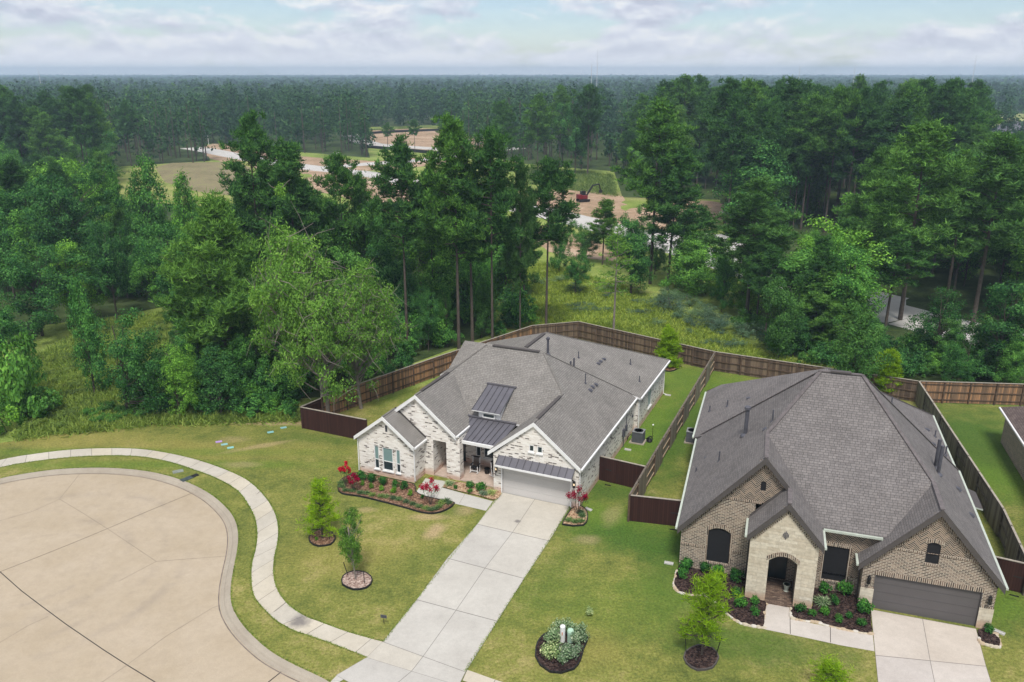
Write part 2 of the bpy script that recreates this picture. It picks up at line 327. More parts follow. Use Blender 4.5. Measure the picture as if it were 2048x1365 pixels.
M = {}
M['roofL'] = shingle('grey_brown_shingle', (.192, .180, .166), (.243, .228, .211))
M['roofR'] = shingle('purple_grey_shingle', (.150, .138, .135), (.198, .182, .177))
M['roofN'] = shingle('brown_shingle', (.10, .075, .07), (.16, .125, .115))
M['wbrick'] = brick('whitewashed_brick', 'run', True)
M['bbrick'] = brick('brown_brick', 'run'); M['herring'] = brick('herringbone_brick', 'herring'); M['soldier'] = brick('soldier_brick', 'soldier'); M['paver'] = brick('porch_brick', 'paver')
M['stone'] = stone('cream_limestone')
M['white'] = plain('white_paint', (.70, .70, .69), .55, .05)
M['trimL'] = plain('pale_trim', (.64, .63, .63), .55, .05)
M['darktrim'] = plain('dark_trim', (.075, .066, .063), .6, .1)
M['gutterR'] = plain('pale_green_gutter', (.42, .46, .40), .5, .1)
M['metal'] = seams('standing_seam_metal', (.125, .12, .135), .4)
M['doorL'] = plain('garage_door_grey', (.50, .48, .46), .5, .03, 1)
M['doorR'] = plain('garage_door_taupe', (.10, .092, .092), .5, .05, 1)
M['glass'] = glassm('window_glass'); M['blind'] = plain('window_blind', (.17, .26, .25), .6, .06, 2); M['screen'] = plain('solar_screen', (.012, .012, .014), .8, .15, 6)
M['black'] = plain('black_metal', (.015, .015, .016), .5, .2); M['pipe'] = plain('vent_pipe_grey', (.075, .075, .09), .5, .2)
M['lamp'] = None
m, nt, b = newmat('warm_bulb'); b.inputs['Emission Color'].default_value = (1, .78, .5, 1); b.inputs['Emission Strength'].default_value = 6; M['bulb'] = m
M['cedar'] = planks('cedar_fence_planks', [(.06, .045, .034), (.20, .13, .085), (.40, .22, .115)])
M['greywood'] = planks('weathered_fence_planks', [(.08, .07, .055), (.17, .15, .115), (.27, .24, .185)])
M['darkwood'] = planks('dark_cedar_planks', [(.040, .028, .022), (.105, .074, .055), (.20, .145, .10)])
M['stain'] = planks('dark_stained_planks', [(.034, .015, .013), (.044, .019, .016), (.055, .025, .020)], .14, .5, .6)
M['staintrim'] = plain('stained_trim', (.045, .020, .017), .6); M['post'] = plain('fence_post_wood', (.095, .062, .042), .9, .35, 4)
M['greypost'] = plain('fence_post_grey', (.125, .105, .082), .9, .3, 4); M['cap'] = plain('fence_cap_board', (.30, .265, .22), .9, .2, 4); M['railw'] = plain('new_rail_wood', (.36, .27, .18), .9, .25, 4)
M['mulch'] = mulchm('red_brown_mulch', [(.07, .035, .022), (.17, .095, .06), (.33, .21, .14)])
M['dmulch'] = mulchm('dark_mulch', [(.012, .008, .008), (.035, .022, .020), (.09, .06, .05)])
M['gravel'] = mulchm('tan_river_stone', [(.16, .09, .055), (.36, .23, .14), (.55, .42, .28)])
M['paleml'] = mulchm('pale_chip_mulch', [(.16, .10, .08), (.32, .23, .19), (.50, .40, .34)])
M['flag'] = plain('flagstone', (.42, .33, .23), .9, .3, 1.5, bump=.5)
M['dirt'] = grassm('bare_orange_dirt', [(.16, .15, .06), (.27, .19, .12), (.36, .25, .17), (.43, .33, .24)])
M['bark'] = plain('tree_bark', (.085, .068, .055), .95, .3, 3, bump=.6); M['palebark'] = plain('pale_bark', (.22, .19, .165), .95, .25, 3)
M['pine'] = leafm('pine_needles', (0.019, 0.058, 0.021), (0.052, 0.145, 0.038), (0.12, 0.275, 0.058), .2)
M['pinel'] = leafm('light_pine_needles', (0.036, 0.095, 0.026), (0.085, 0.205, 0.046), (0.165, 0.34, 0.075), .25)
M['leaf'] = leafm('broad_leaves', (0.02, 0.072, 0.022), (0.058, 0.185, 0.046), (0.14, 0.345, 0.072), .25)
M['leafl'] = leafm('light_broad_leaves', (0.046, 0.13, 0.03), (0.1, 0.26, 0.05), (0.195, 0.42, 0.08), .3)
M['elm'] = leafm('feathery_leaves', (.075, .175, .032), (.148, .31, .052), (.255, .46, .082), .32, .05)
M['young'] = leafm('young_bright_needles', (.13, .23, .012), (.23, .40, .020), (.36, .54, .04), .4, .06)
M['oaky'] = leafm('young_oak_leaves', (0.07, 0.17, 0.03), (0.15, 0.32, 0.045), (0.26, 0.47, 0.07), .3)
M['shrub'] = leafm('shrub_leaves', (0.019, 0.078, 0.019), (0.042, 0.150, 0.029), (0.090, 0.252, 0.048), .2)
M['lime'] = leafm('lime_shrub_leaves', (.07, .17, .02), (.12, .27, .03), (.19, .38, .05), .3)
M['varieg'] = leafm('variegated_leaves', (.09, .17, .07), (.22, .33, .16), (.52, .60, .38), .2)
M['lirio'] = leafm('lily_turf_blades', (.05, .11, .04), (.11, .20, .07), (.26, .36, .16), .2)
M['pink'] = leafm('pink_blossom', (.20, .003, .015), (.38, .008, .045), (.52, .025, .085), .3)
M['weed'] = leafm('weedy_scrub_leaves', (0.09, 0.15, 0.04), (0.165, 0.26, 0.058), (0.27, 0.36, 0.1), .3)
M['sage'] = leafm('grey_green_leaves', (.07, .14, .08), (.12, .21, .12), (.19, .29, .17), .3)
M['far'] = leafm('distant_canopy', (0.016, 0.048, 0.026), (0.03, 0.082, 0.04), (0.052, 0.122, 0.052), .1)

# ------------------------------------------------------------------ ground, street, kerb, pavements, lawns
def z6p(x, y): return (x / 2.703, 860 + y / 2.703)
def z5p(x, y): return (560 + x / 2.6, 840 + y / 2.6)
def smooth_line(pts, step=.5):          # resampled Catmull-Rom through world points
    P = [Vector((p[0], p[1], 0)) for p in pts]; out = []
    for i in range(len(P) - 1):
        a, b, c, d = P[max(i - 1, 0)], P[i], P[i + 1], P[min(i + 2, len(P) - 1)]; n = max(1, int((c - b).length / step))
        for k in range(n):
            t = k / n; out.append(.5 * ((2 * b) + (c - a) * t + (2 * a - 5 * b + 4 * c - d) * t * t + (3 * b - a - 3 * c + d) * t ** 3))
    out.append(P[-1]); return out
kerb_px = [(-260, 1035), (-90, 985)] + [z6p(*q) for q in [(0, 265), (250, 222), (450, 208), (640, 210), (830, 232), (1000, 280), (1130, 345), (1220, 420), (1270, 490), (1287, 570), (1280, 660), (1262, 750), (1247, 850), (1250, 940), (1280, 1010), (1340, 1090), (1450, 1190), (1570, 1262), (1745, 1345)]] + [(700, 1388), (860, 1455), (1200, 1560), (1800, 1720), (2500, 1880)]
kerb_c = smooth_line([gp(*q) for q in kerb_px])
ks = []
for i, p in enumerate(kerb_c):
    d = (kerb_c[min(i + 1, len(kerb_c) - 1)] - kerb_c[max(i - 1, 0)]).normalized(); ks.append((p, Vector((d.y, -d.x, 0))))   # normal points to the street (right of travel)
STREET_Z = -.14
# street with its joints
sm, _, sb, sc_ = concrete('street_concrete', (.355, .29, .206), (.40, .333, .25))
nt_ = sm.node_tree; ob = coords(nt_); cen = gp(*z6p(520, 640)); edge = gp(*z6p(1100, 620)); rr = (edge - cen).length
mp = nd(nt_, 'ShaderNodeVectorMath', operation='DISTANCE'); lk(nt_, ob, mp.inputs[0]); mp.inputs[1].default_value = (cen.x - 3, cen.y - 2.0, STREET_Z)
tone = sc_
ang_n = noise(nt_, ob, .16, 2)
for k, (r0, w, a) in enumerate(((rr + 2.6, .22, .26), (rr + 1.0, .16, .2), (rr - .9, .22, .28), (rr - 2.6, .13, .2))):
    dd = mth(nt_, 'ABSOLUTE', mth(nt_, 'SUBTRACT', mp.outputs['Value'], r0))
    fac = ramp(nt_, mth(nt_, 'DIVIDE', dd, w * 2.4), [(0, 1.0), (1, 0.0)])
    brk = ramp(nt_, mth(nt_, 'ADD', mth(nt_, 'MULTIPLY', noise(nt_, ob, .22 + .05 * k, 2), .6), mth(nt_, 'MULTIPLY', noise(nt_, ob, 1.8, 4), .4)), [(.46, 0.0), (.62, 1.0)])
    tone = mixc(nt_, mth(nt_, 'MULTIPLY', mth(nt_, 'MULTIPLY', fac, brk), a), tone, (.16, .14, .13))
lk(nt_, tone, sb.inputs[0])
st = MB(); st_pts = [tuple(p + n * .02 + Vector((0, 0, STREET_Z))) for p, n in ks] + [(60, -40, STREET_Z), (-90, -40, STREET_Z)]
st.poly(st_pts); street = tag(st.build('street', sm), kind='structure')
jm = plain('joint_tar', (.035, .028, .026), .8, .3, 5); jl = plain('faint_joint', (.20, .165, .13), .9, .25, 2)
def ribbon(mb, pts, w, z, m=0):
    for a, b in zip(pts[:-1], pts[1:]):
        d = (b - a).normalized(); n = Vector((-d.y, d.x, 0)) * w / 2
        mb.face([(*(a - n).xy, z), (*(b - n).xy, z), (*(b + n).xy, z), (*(a + n).xy, z)], m)
jb = MB()
for pts, w in (([(-200, 840), (0, 768), (200, 690), (400, 610), (580, 535), (800, 440), (1000, 358), (1090, 320)], .035), ([(0, 768), (115, 870), (200, 935), (355, 1050), (560, 1190), (700, 1280), (840, 1365), (1100, 1530)], .05), ([(1575, 1262), (1550, 1285), (1450, 1365), (1300, 1480)], .06)):
    ribbon(jb, [gp(*z6p(*q), STREET_Z) for q in pts], w, STREET_Z + .004, 0)
for pts in ([(445, 212), (430, 240), (322, 375), (450, 452), (580, 535), (845, 712), (1000, 700), (1262, 680)], [(322, 375), (180, 440), (-60, 510)], [(1240, 935), (1150, 962), (900, 1115), (690, 1270), (500, 1400)], [(845, 712), (640, 820)], [(0, 1150), (150, 1060), (260, 1010)]):
    ribbon(jb, [gp(*z6p(*q), STREET_Z) for q in pts], .025, STREET_Z + .006, 1)
jo = jb.build('street_joint', [jm, jl], street)
# kerb: rolled profile from the gutter up to the grass
km, _, _, _ = concrete('kerb_concrete', (.28, .24, .19), (.35, .31, .25))
kb = MB(); prof = [(.56, STREET_Z + .006), (.46, STREET_Z + .012), (.36, -.11), (.29, -.03), (.20, .01), (.0, .03), (-.04, -.05)]
for i in range(len(ks) - 1):
    (p, n), (q, n2) = ks[i], ks[i + 1]
    for (a, za), (b_, zb) in zip(prof[:-1], prof[1:]):
        kb.face([(*(p + n * a).xy, za), (*(p + n * b_).xy, zb), (*(q + n2 * b_).xy, zb), (*(q + n2 * a).xy, za)])
kerb = tag(kb.build('kerb', km, smooth=True), kind='structure')
kj = MB(); gl = MB()
for i in range(len(ks) - 1):
    (p, n), (q, n2) = ks[i], ks[i + 1]
    gl.face([(*(p + n * .66).xy, STREET_Z + .010), (*(p + n * .60).xy, STREET_Z + .010), (*(q + n2 * .60).xy, STREET_Z + .010), (*(q + n2 * .66).xy, STREET_Z + .010)])
gl.build('gutter_line', plain('gutter_grime', (.17, .14, .12), .9, .35, 1.5), street)
# ground sheet to the horizon with the street cut out
gm = grassm('wild_ground', [(.085, .125, .030), (.14, .19, .040), (.20, .26, .060), (.29, .30, .10)], spots=[(gp(420, 365), 28, 17, 0, (.16, .12, .085), .85), (gp(1100, 385), 45, 10, -20, (.28, .20, .12), .5)], scale=.6)
hole = [Vector((p.x, p.y, 0)) for p, n in ks] + [Vector((60, -40, 0)), Vector((-90, -40, 0))]
B = 5150; outer = [Vector((-B, -140, 0)), Vector((B, -140, 0)), Vector((B, B, 0)), Vector((-B, B, 0))]
tri = tessellate_polygon([outer, hole]); allp = outer + hole
gb = MB()
for t in tri:
    pts = [allp[i] for i in t]
    if newell(pts).z < 0: pts.reverse()
    gb.face([(p.x, p.y, -.02) for p in pts])
tag(gb.build('ground', gm), kind='structure')
# mown lawn (one sheet), the edge of the wood behind it
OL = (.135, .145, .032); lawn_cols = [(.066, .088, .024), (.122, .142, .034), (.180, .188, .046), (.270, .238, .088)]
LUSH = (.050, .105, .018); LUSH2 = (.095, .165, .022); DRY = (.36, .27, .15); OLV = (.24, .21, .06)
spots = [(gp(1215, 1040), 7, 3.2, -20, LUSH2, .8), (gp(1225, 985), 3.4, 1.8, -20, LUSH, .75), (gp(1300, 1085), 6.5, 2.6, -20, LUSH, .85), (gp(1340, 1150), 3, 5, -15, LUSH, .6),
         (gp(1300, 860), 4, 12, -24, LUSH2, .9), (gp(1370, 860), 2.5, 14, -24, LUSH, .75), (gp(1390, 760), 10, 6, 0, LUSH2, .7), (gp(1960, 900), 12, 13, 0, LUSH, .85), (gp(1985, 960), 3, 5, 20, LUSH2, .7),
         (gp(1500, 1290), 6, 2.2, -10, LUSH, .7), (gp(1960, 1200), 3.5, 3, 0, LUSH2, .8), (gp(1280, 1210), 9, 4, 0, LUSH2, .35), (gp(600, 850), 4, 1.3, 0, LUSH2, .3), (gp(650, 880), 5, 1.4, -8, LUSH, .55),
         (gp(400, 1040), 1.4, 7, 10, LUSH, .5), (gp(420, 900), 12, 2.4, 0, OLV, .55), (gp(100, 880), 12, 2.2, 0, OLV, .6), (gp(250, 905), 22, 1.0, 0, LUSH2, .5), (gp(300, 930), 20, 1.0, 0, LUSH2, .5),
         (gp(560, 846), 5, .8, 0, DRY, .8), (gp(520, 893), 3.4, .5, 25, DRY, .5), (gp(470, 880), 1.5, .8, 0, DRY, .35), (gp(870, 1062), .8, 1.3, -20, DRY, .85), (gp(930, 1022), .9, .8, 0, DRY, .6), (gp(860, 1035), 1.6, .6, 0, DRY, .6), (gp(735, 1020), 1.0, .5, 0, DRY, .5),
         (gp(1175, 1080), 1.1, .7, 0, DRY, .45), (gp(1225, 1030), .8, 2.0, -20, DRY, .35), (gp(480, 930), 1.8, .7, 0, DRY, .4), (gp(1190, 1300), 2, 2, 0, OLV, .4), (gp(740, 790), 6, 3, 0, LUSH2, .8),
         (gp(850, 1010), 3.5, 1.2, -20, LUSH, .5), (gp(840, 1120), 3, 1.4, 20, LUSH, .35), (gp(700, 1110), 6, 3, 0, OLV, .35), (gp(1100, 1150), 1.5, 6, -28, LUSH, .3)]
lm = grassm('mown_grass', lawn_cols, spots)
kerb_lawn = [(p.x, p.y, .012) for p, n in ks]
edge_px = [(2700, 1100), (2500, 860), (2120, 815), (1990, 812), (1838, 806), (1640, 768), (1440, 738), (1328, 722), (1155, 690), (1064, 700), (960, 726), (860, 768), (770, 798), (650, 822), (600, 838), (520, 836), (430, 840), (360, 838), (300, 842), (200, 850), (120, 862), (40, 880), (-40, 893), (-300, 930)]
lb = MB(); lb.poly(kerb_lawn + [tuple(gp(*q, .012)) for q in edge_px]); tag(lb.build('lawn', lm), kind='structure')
# pavement along the street
pm, _, _, _ = concrete('pavement_concrete', (.41, .375, .31), (.49, .455, .39), True, (0.0, .012), stains=[(gp(600, 1243), .75, .8)])
def two_sided(name, A, Bp, z, mat, width_uv=1, step=.4, pitch=1.5, offs=0):
    a = smooth_line([gp(*q) for q in A], step); b = smooth_line([gp(*q) for q in Bp], step); n = max(len(a), len(b))
    rs = lambda L, k: L[min(len(L) - 1, int(round(k * (len(L) - 1) / (n - 1))))]
    mb = MB(); s = offs
    for k in range(n - 1):
        p, q, r, t = rs(a, k), rs(a, k + 1), rs(b, k + 1), rs(b, k); ds = (((p + t) / 2) - ((q + r) / 2)).length / pitch
        mb.face([(*t.xy, z), (*r.xy, z), (*q.xy, z), (*p.xy, z)], 0, [(.2, s), (.2, s + ds), (.8, s + ds), (.8, s)]); s += ds
    return mb.build(name, mat)
so = [(-300, 1000), (-120, 955)] + [z6p(*q) for q in [(0, 165), (200, 130), (400, 108), (600, 101), (760, 106), (900, 126), (1050, 160), (1200, 210), (1330, 270), (1420, 350), (1480, 440), (1503, 530), (1497, 620), (1480, 700), (1478, 790), (1500, 870), (1560, 950), (1650, 1010)]] + [z5p(*q) for q in [(200, 1050), (350, 1105), (535, 1157)]]
si = [(-300, 1018), (-120, 970)] + [z6p(*q) for q in [(0, 205), (200, 170), (400, 148), (600, 140), (750, 145), (900, 170), (1030, 210), (1170, 262), (1280, 325), (1340, 400), (1380, 480), (1392, 560), (1385, 640), (1365, 720), (1360, 800), (1372, 890), (1420, 960), (1500, 1035), (1600, 1090)]] + [z5p(*q) for q in [(140, 1118), (300, 1175), (460, 1238)]]
pav = two_sided('pavement', so, si, .028, pm); tag(pav, kind='structure')
pv2 = two_sided('pavement', [(934, 1341), (1120, 1398), (1800, 1560)], [(925, 1362), (1105, 1422), (1780, 1600)], .028, pm); tag(pv2, kind='structure')
gr = plain('edge_soil', (.055, .052, .030), .95, .3, 3)
def drive(name, rows, mat, z=.032):
    mb = MB()
    for i, ((l0, r0), (l1, r1)) in enumerate(zip(rows[:-1], rows[1:])):
        L0, R0, L1, R1 = gp(*l0), gp(*r0), gp(*l1), gp(*r1); m0, m1 = (L0 + R0) / 2, (L1 + R1) / 2
        for k, (a, b, c, d) in enumerate(((L1, m1, m0, L0), (m1, R1, R0, m0))):
            mb.face([(*q.xy, z) for q in (a, b, c, d)], 0, [(k, i + 1), (k + 1, i + 1), (k + 1, i), (k, i)])
    return mb.build(name, mat)
dm, _, _, _ = concrete('driveway_concrete', (.385, .365, .33), (.46, .44, .40), True, (.006, .006), stains=[(gp(1035, 1044), .25, .8)])
rows = [((1001, 985), (1141, 1014.5))] + [(z5p(*a), z5p(*b)) for a, b in [((1025, 545), (1400, 632)), ((870, 722), (1270, 828)), ((710, 938), (1130, 1050)), ((533, 1157), (965, 1315)), ((450, 1238), (930, 1385))]] + [((672, 1352), (850, 1450))]
dv = drive('driveway', rows, dm); tag(dv, kind='structure')
fl = MB()   # flares of the apron beside the drive
A = [z5p(*q) for q in [(455, 1234), (430, 1268), (395, 1293), (350, 1310), (300, 1325), (262, 1362)]] + [(672, 1368), (700, 1352)]
fl.poly([tuple(gp(*q, .029)) for q in A]); tag(fl.build('driveway_apron', dm), kind='structure')
dm2, _, _, _ = concrete('driveway_concrete_right', (.42, .38, .345), (.49, .45, .415), True, (.006, .006))
dv2 = drive('driveway', [((1741.5, 1220), (1952, 1259)), ((1750.5, 1312), (1972, 1334)), ((1763, 1440), (2010, 1455))], dm2); tag(dv2, kind='structure')
# garden paths
wm, _, _, _ = concrete('path_concrete', (.40, .385, .35), (.47, .455, .415))
wk = MB(); wk.poly([tuple(gp(*q, .026)) for q in [(851, 957), (893, 963), (884, 975.4), (922, 986), (986, 1003), (972, 1022), (925, 1011), (880, 1001), (846, 993), (830, 988)]])
tag(wk.build('path', wm), kind='structure')
wj = MB(); ribbon(wj, [gp(930, 989), gp(918, 1009)], .02, .031); ribbon(wj, [gp(884, 975), gp(872, 998)], .02, .031); wj.build('path_joint', jl, bpy.data.objects['path'])
wm2, _, _, _ = concrete('path_concrete_warm', (.42, .38, .34), (.49, .45, .41))
wk2 = MB(); wk2.poly([tuple(gp(*q, .026)) for q in [(1531, 1206), (1579, 1214), (1580, 1238.5), (1680, 1258.3), (1745.5, 1270.5), (1749, 1303), (1680, 1290.7), (1610, 1275.5), (1529, 1259)]])
path2 = tag(wk2.build('path', wm2), kind='structure')
wj2 = MB(); ribbon(wj2, [gp(1580, 1238.5), gp(1580.5, 1269)], .03, .031); ribbon(wj2, [gp(1660.5, 1254.5), gp(1661, 1286.5)], .03, .031); wj2.build('path_joint', jm, path2)

# ------------------------------------------------------------------ houses
def wall_panel(mb, p0, d, outline, holes=(), depth=.10, m=0, flip=False, rev=None):
    """vertical wall through p0 along unit d (2D); outline/holes in (s, z); holes get reveals going inwards"""
    d = Vector((d[0], d[1], 0)); nrm = Vector((d.y, -d.x, 0))        # outward
    if flip: nrm = -nrm
    W3 = lambda s, z, off=0: Vector((p0[0], p0[1], 0)) + d * s + Vector((0, 0, z)) - nrm * off
    loops = [[Vector((s, z, 0)) for s, z in outline]] + [[Vector((s, z, 0)) for s, z in h] for h in holes]
    fl = [v for L in loops for v in L]
    for t in tessellate_polygon(loops):
        pts = [W3(fl[i].x, fl[i].y) for i in t]
        if newell(pts).dot(nrm) < 0: pts.reverse()
        mb.face(pts, m)
    for h in holes:
        for (s0, z0), (s1, z1) in zip(h, h[1:] + h[:1]):
            pts = [W3(s0, z0), W3(s1, z1), W3(s1, z1, depth), W3(s0, z0, depth)]; mb.face(pts, m if rev is None else rev)
    return W3
def rect(a, b, c, d): return [(a, c), (b, c), (b, d), (a, d)]
def arch(a, b, c, d, rise, n=8): return [(a, c), (b, c)] + [(b + (a - b) * k / n, d + rise * math.sin(math.pi * k / n)) for k in range(n + 1)]
def slab(mb, pts, th=.14, m=0, me=1):        # a roof plane with thickness; me = material of its edge
    up = newell(pts).normalized()
    if up.z < 0: pts = list(reversed(pts)); up = -up
    mb.poly(pts, m); lo = [tuple(Vector(p) - Vector((0, 0, th))) for p in pts]; mb.poly(list(reversed(lo)), me)
    for i in range(len(pts)):
        j = (i + 1) % len(pts); mb.face([pts[i], lo[i], lo[j], pts[j]], me)
def window(par, p0, d, s0, s1, z0, z1, depth=.07, mullion=(), rails=(), name='window', fmat='white', blind=None, sill=True, fw=.06):
    d = Vector((d[0], d[1], 0)); n = Vector((d.y, -d.x, 0)); base = Vector((p0[0], p0[1], 0)) - n * depth
    Mx = Matrix(((d.x, -n.x, 0, base.x), (d.y, -n.y, 0, base.y), (0, 0, 1, 0), (0, 0, 0, 1)))   # x along wall, y inwards
    f = MB()
    f.box(s0, s0 + fw, -.04, .02, z0, z1, 0, Mx).box(s1 - fw, s1, -.04, .02, z0, z1, 0, Mx).box(s0 + fw, s1 - fw, -.04, .02, z0, z0 + fw, 0, Mx).box(s0 + fw, s1 - fw, -.04, .02, z1 - fw, z1, 0, Mx)
    for r in rails: f.box(s0 + fw, s1 - fw, -.03, .02, r - .025, r + .025, 0, Mx)
    for q in mullion: f.box(q - .02, q + .02, -.03, .02, z0 + fw, z1 - fw, 0, Mx)
    w = f.build(name, M[fmat], par)
    g = MB()
    if blind:
        g.box(s0 + fw, s1 - fw, .0, .012, z0 + fw, blind, 0, Mx); g.box(s0 + fw, s1 - fw, .0, .012, blind, z1 - fw, 1, Mx); g.build('pane', [M['glass'], M['blind']], w)
    else: g.box(s0 + fw, s1 - fw, .0, .012, z0 + fw, z1 - fw, 0, Mx); g.build('pane', M['glass'], w)
    if sill: MB().box(s0 - .05, s1 + .05, -.14, -.02, z0 - .09, z0 - .005, 0, Mx).build('sill', M['white'], w)
    return w
def vent_pipe(par, p, h, r=.06, hood=False, zs=1.0):
    mb = MB(); mb.lathe([(r * 2.6, -.04), (r * 2.4, .04), (r * 1.3, .12), (r, .16), (r, h), (0, h)], 10)
    if hood: mb.lathe([(r * 1.7, h), (r * 1.7, h + .14), (r * .6, h + .22), (0, h + .22)], 10)
    o = mb.build('vent_pipe', M['pipe'], par, smooth=False); o.location = p; return o
def roof_vent(par, p, slope_dir, sl):
    d = Vector(slope_dir).normalized(); Z = Vector((0, 0, 1)); s = Vector((-d.y, d.x, 0)); ang = math.atan(sl)
    dd = (d * math.cos(ang) - Z * math.sin(ang)); up = s.cross(dd); up = up if up.z > 0 else -up
    Mx = Matrix(((s.x, dd.x, up.x, p[0]), (s.y, dd.y, up.y, p[1]), (s.z, dd.z, up.z, p[2]), (0, 0, 0, 1)))
    mb = MB(); i = [(-.13, -.16, .0), (.13, -.16, .0), (.15, .16, 0), (-.15, .16, 0), (-.10, -.02, .11), (.10, -.02, .11), (.13, .15, .13), (-.13, .15, .13)]
    i = [tuple(Mx @ Vector(q)) for q in i]
    for f in ((4, 5, 6, 7), (0, 1, 5, 4), (1, 2, 6, 5), (2, 3, 7, 6), (3, 0, 4, 7)): mb.face([i[k] for k in f])
    return mb.build('roof_vent', M['pipe'], par)
def tube_part(par, name, pts, r, mat, n=8): return MB().tube(pts, r, n).build(name, mat, par)
def lantern(par, p, n, lit=False):
    n = Vector(n); p = Vector(p); c = p + n * .16; mb = MB()
    mb.box(-.05, .05, -.02, .02, -.12, .14, 0, Matrix.Translation(p + n * .02)).bar(p + Vector((0, 0, .12)), c + Vector((0, 0, .22)), .025, .025)
    mb.lathe([(.10, .16), (.03, .26), (0.0, .29)], 4, 0, c).lathe([(.10, -.24), (.10, -.21), (.0, -.21)], 4, 0, c)
    for sx in (-1, 1):
        for sy in (-1, 1): mb.tube([c + Vector((sx * .067, sy * .067, -.22)), c + Vector((sx * .067, sy * .067, .17))], .012, 4)
    o = mb.build('wall_lantern', M['black'], par)
    g = MB(); g.lathe([(.085, -.21), (.085, .16)], 4, 0, c); gm_ = plain('lantern_glass' + str(len(bpy.data.materials)), (.09, .085, .08), .15, .1)
    nt = gm_.node_tree; b = nt.nodes['Principled BSDF']; b.inputs['Transmission Weight'].default_value = .85; g.build('lantern_glass', gm_, o)
    if lit: MB().lathe([(.0, -.09), (.028, -.06), (.028, .02), (0, .05)], 8, 0, c).build('bulb', M['bulb'], o)
    return o

# ---- whitewashed house
HL = empty('brick_house', (-.652, 50.321, 0), R_(-23.47), 'white washed brick house with grey shingle roof and pale grey garage door', 'house')
sL, E, S = .816, 2.99, .814
w = MB(); wb = MB()
# garage block front
Wg = wall_panel(w, (-.66, 0), (1, 0), [(0, 0), (6.11, 0), (6.11, 2.86), (2.94, 5.5), (0, 2.90)], [rect(.66, 5.54, 0, 2.13), rect(2.59, 2.96, 3.52, 4.02), rect(3.17, 3.56, 3.52, 4.02)], .14)
wall_panel(w, (5.45, 0), (0, 1), [(0, 0), (13.6, 0), (13.6, 2.85), (0, 2.85)])
wall_panel(w, (5.45, 13.6), (1, 0), rect(0, .28, 0, 2.85))
wall_panel(w, (5.73, 13.6), (0, 1), rect(0, 8.9, 0, 2.85), [rect(3.25, 4.35, .75, 2.2)], .1)
wall_panel(w, (5.73, 22.5), (-1, 0), rect(0, 16.6, 0, 2.85))
wall_panel(w, (-10.75, 21.5), (0, -1), rect(0, 22.6, 0, 2.7), flip=False)
wall_panel(w, (-.66, 3.2), (0, -1), rect(0, 3.2, 0, 2.90))
# left front room
wall_panel(w, (-10.75, -1.1), (1, 0), [(0, 0), (4.5, 0), (4.5, 2.70), (2.23, 4.55), (0, 2.70)], [rect(1.26, 1.66, .52, 2.32), rect(1.95, 2.80, .52, 2.30), rect(3.05, 3.41, .52, 2.32), rect(2.27, 2.45, 3.52, 4.02)], .12)
wall_panel(w, (-6.25, -1.1), (0, 1), rect(0, 1.55, 0, 2.75))
# entry wall under the middle gable, with the open doorway
wall_panel(w, (-9.8, .42), (1, 0), [(0, 2.5), (3.55, 2.5), (3.55, 0), (4.25, 0), (4.25, 2.80), (5.30, 2.80), (5.30, 0), (6.35, 0), (6.35, 3.36), (3.05, 5.88), (0, 3.4)])
wall_panel(w, (-3.45, .42), (0, 1), [(0, 0), (.55, 0), (.55, 2.95), (2.6, 2.95), (2.6, 3.36), (0, 3.36)])
wall_panel(w, (-4.5, .97), (0, -1), rect(0, .55, 0, 2.8)); wall_panel(w, (-3.45, .97), (-1, 0), rect(0, 1.05, 0, 2.9))
wall_panel(w, (-5.55, .42), (0, 1), rect(0, 2.8, 0, 2.8)); w.face([(-5.55, .42, 2.8), (-5.55, 3.1, 2.8), (-.66, 3.1, 2.8), (-.66, .98, 2.8), (-4.5, .98, 2.8), (-4.5, .42, 2.8)])
wall_panel(w, (-5.55, 3.1), (1, 0), rect(0, 4.9, 0, 2.9), [rect(.72, 1.22, .12, 2.2), rect(2.05, 2.45, .75, 2.2), rect(2.68, 3.50, .75, 2.2)], .1)
wl = w.build('wall', M['wbrick'], HL)
tag(MB().box(-5.54, -.67, .44, 3.08, -.1, .10).build('porch_floor', plain('porch_concrete', (.42, .33, .27), .85, .15), HL))
MB().box(-.62 + .62 - .0, 4.88, .10, .16, 0, 2.13).build('d', M['doorL'], HL).name = 'garage_door'
gd = [o for o in HL.children if o.name.startswith('garage_door')][0]
gp_ = MB()
for k in range(1, 4): gp_.box(.02, 4.86, .092, .098, k * .533 - .012, k * .533 + .012)
gp_.build('panel_line', plain('door_groove', (.46, .44, .42), .6), gd)
tr = MB(); tr.box(-.10, 0, -.015, .10, 0, 2.2).box(4.88, 4.98, -.015, .10, 0, 2.2).box(-.10, 4.98, -.012, .09, 2.13, 2.26); tr.build('door_frame', M['white'], HL)
for s0, s1 in ((1.93, 2.30), (2.51, 2.90)): window(HL, (0, 0), (1, 0), s0, s1, 3.52, 4.02, .05)
window(HL, (5.73, 13.6), (0, 1), 3.25, 4.35, .75, 2.2, .06, mullion=(3.8,), blind=.8)
for s0, s1, z0, z1, r in ((-9.49, -9.09, .52, 2.32, 1.25), (-8.80, -7.95, .52, 2.30, 1.22), (-7.70, -7.34, .52, 2.32, 1.2)): window(HL, (0, -1.1), (1, 0), s0, s1, z0, z1, .06, rails=(r,), blind=r)
lv = MB().box(-8.48, -8.30, -1.06, -1.03, 3.52, 4.02)
for k in range(5): lv.box(-8.46, -8.32, -1.075, -1.06, 3.56 + k * .09, 3.60 + k * .09)
lv.build('gable_vent', M['pipe'], HL)
window(HL, (-5.55, 3.1), (1, 0), .72, 1.22, .12, 2.2, .06, fmat='black', rails=(.85,), sill=False, name='front_door')
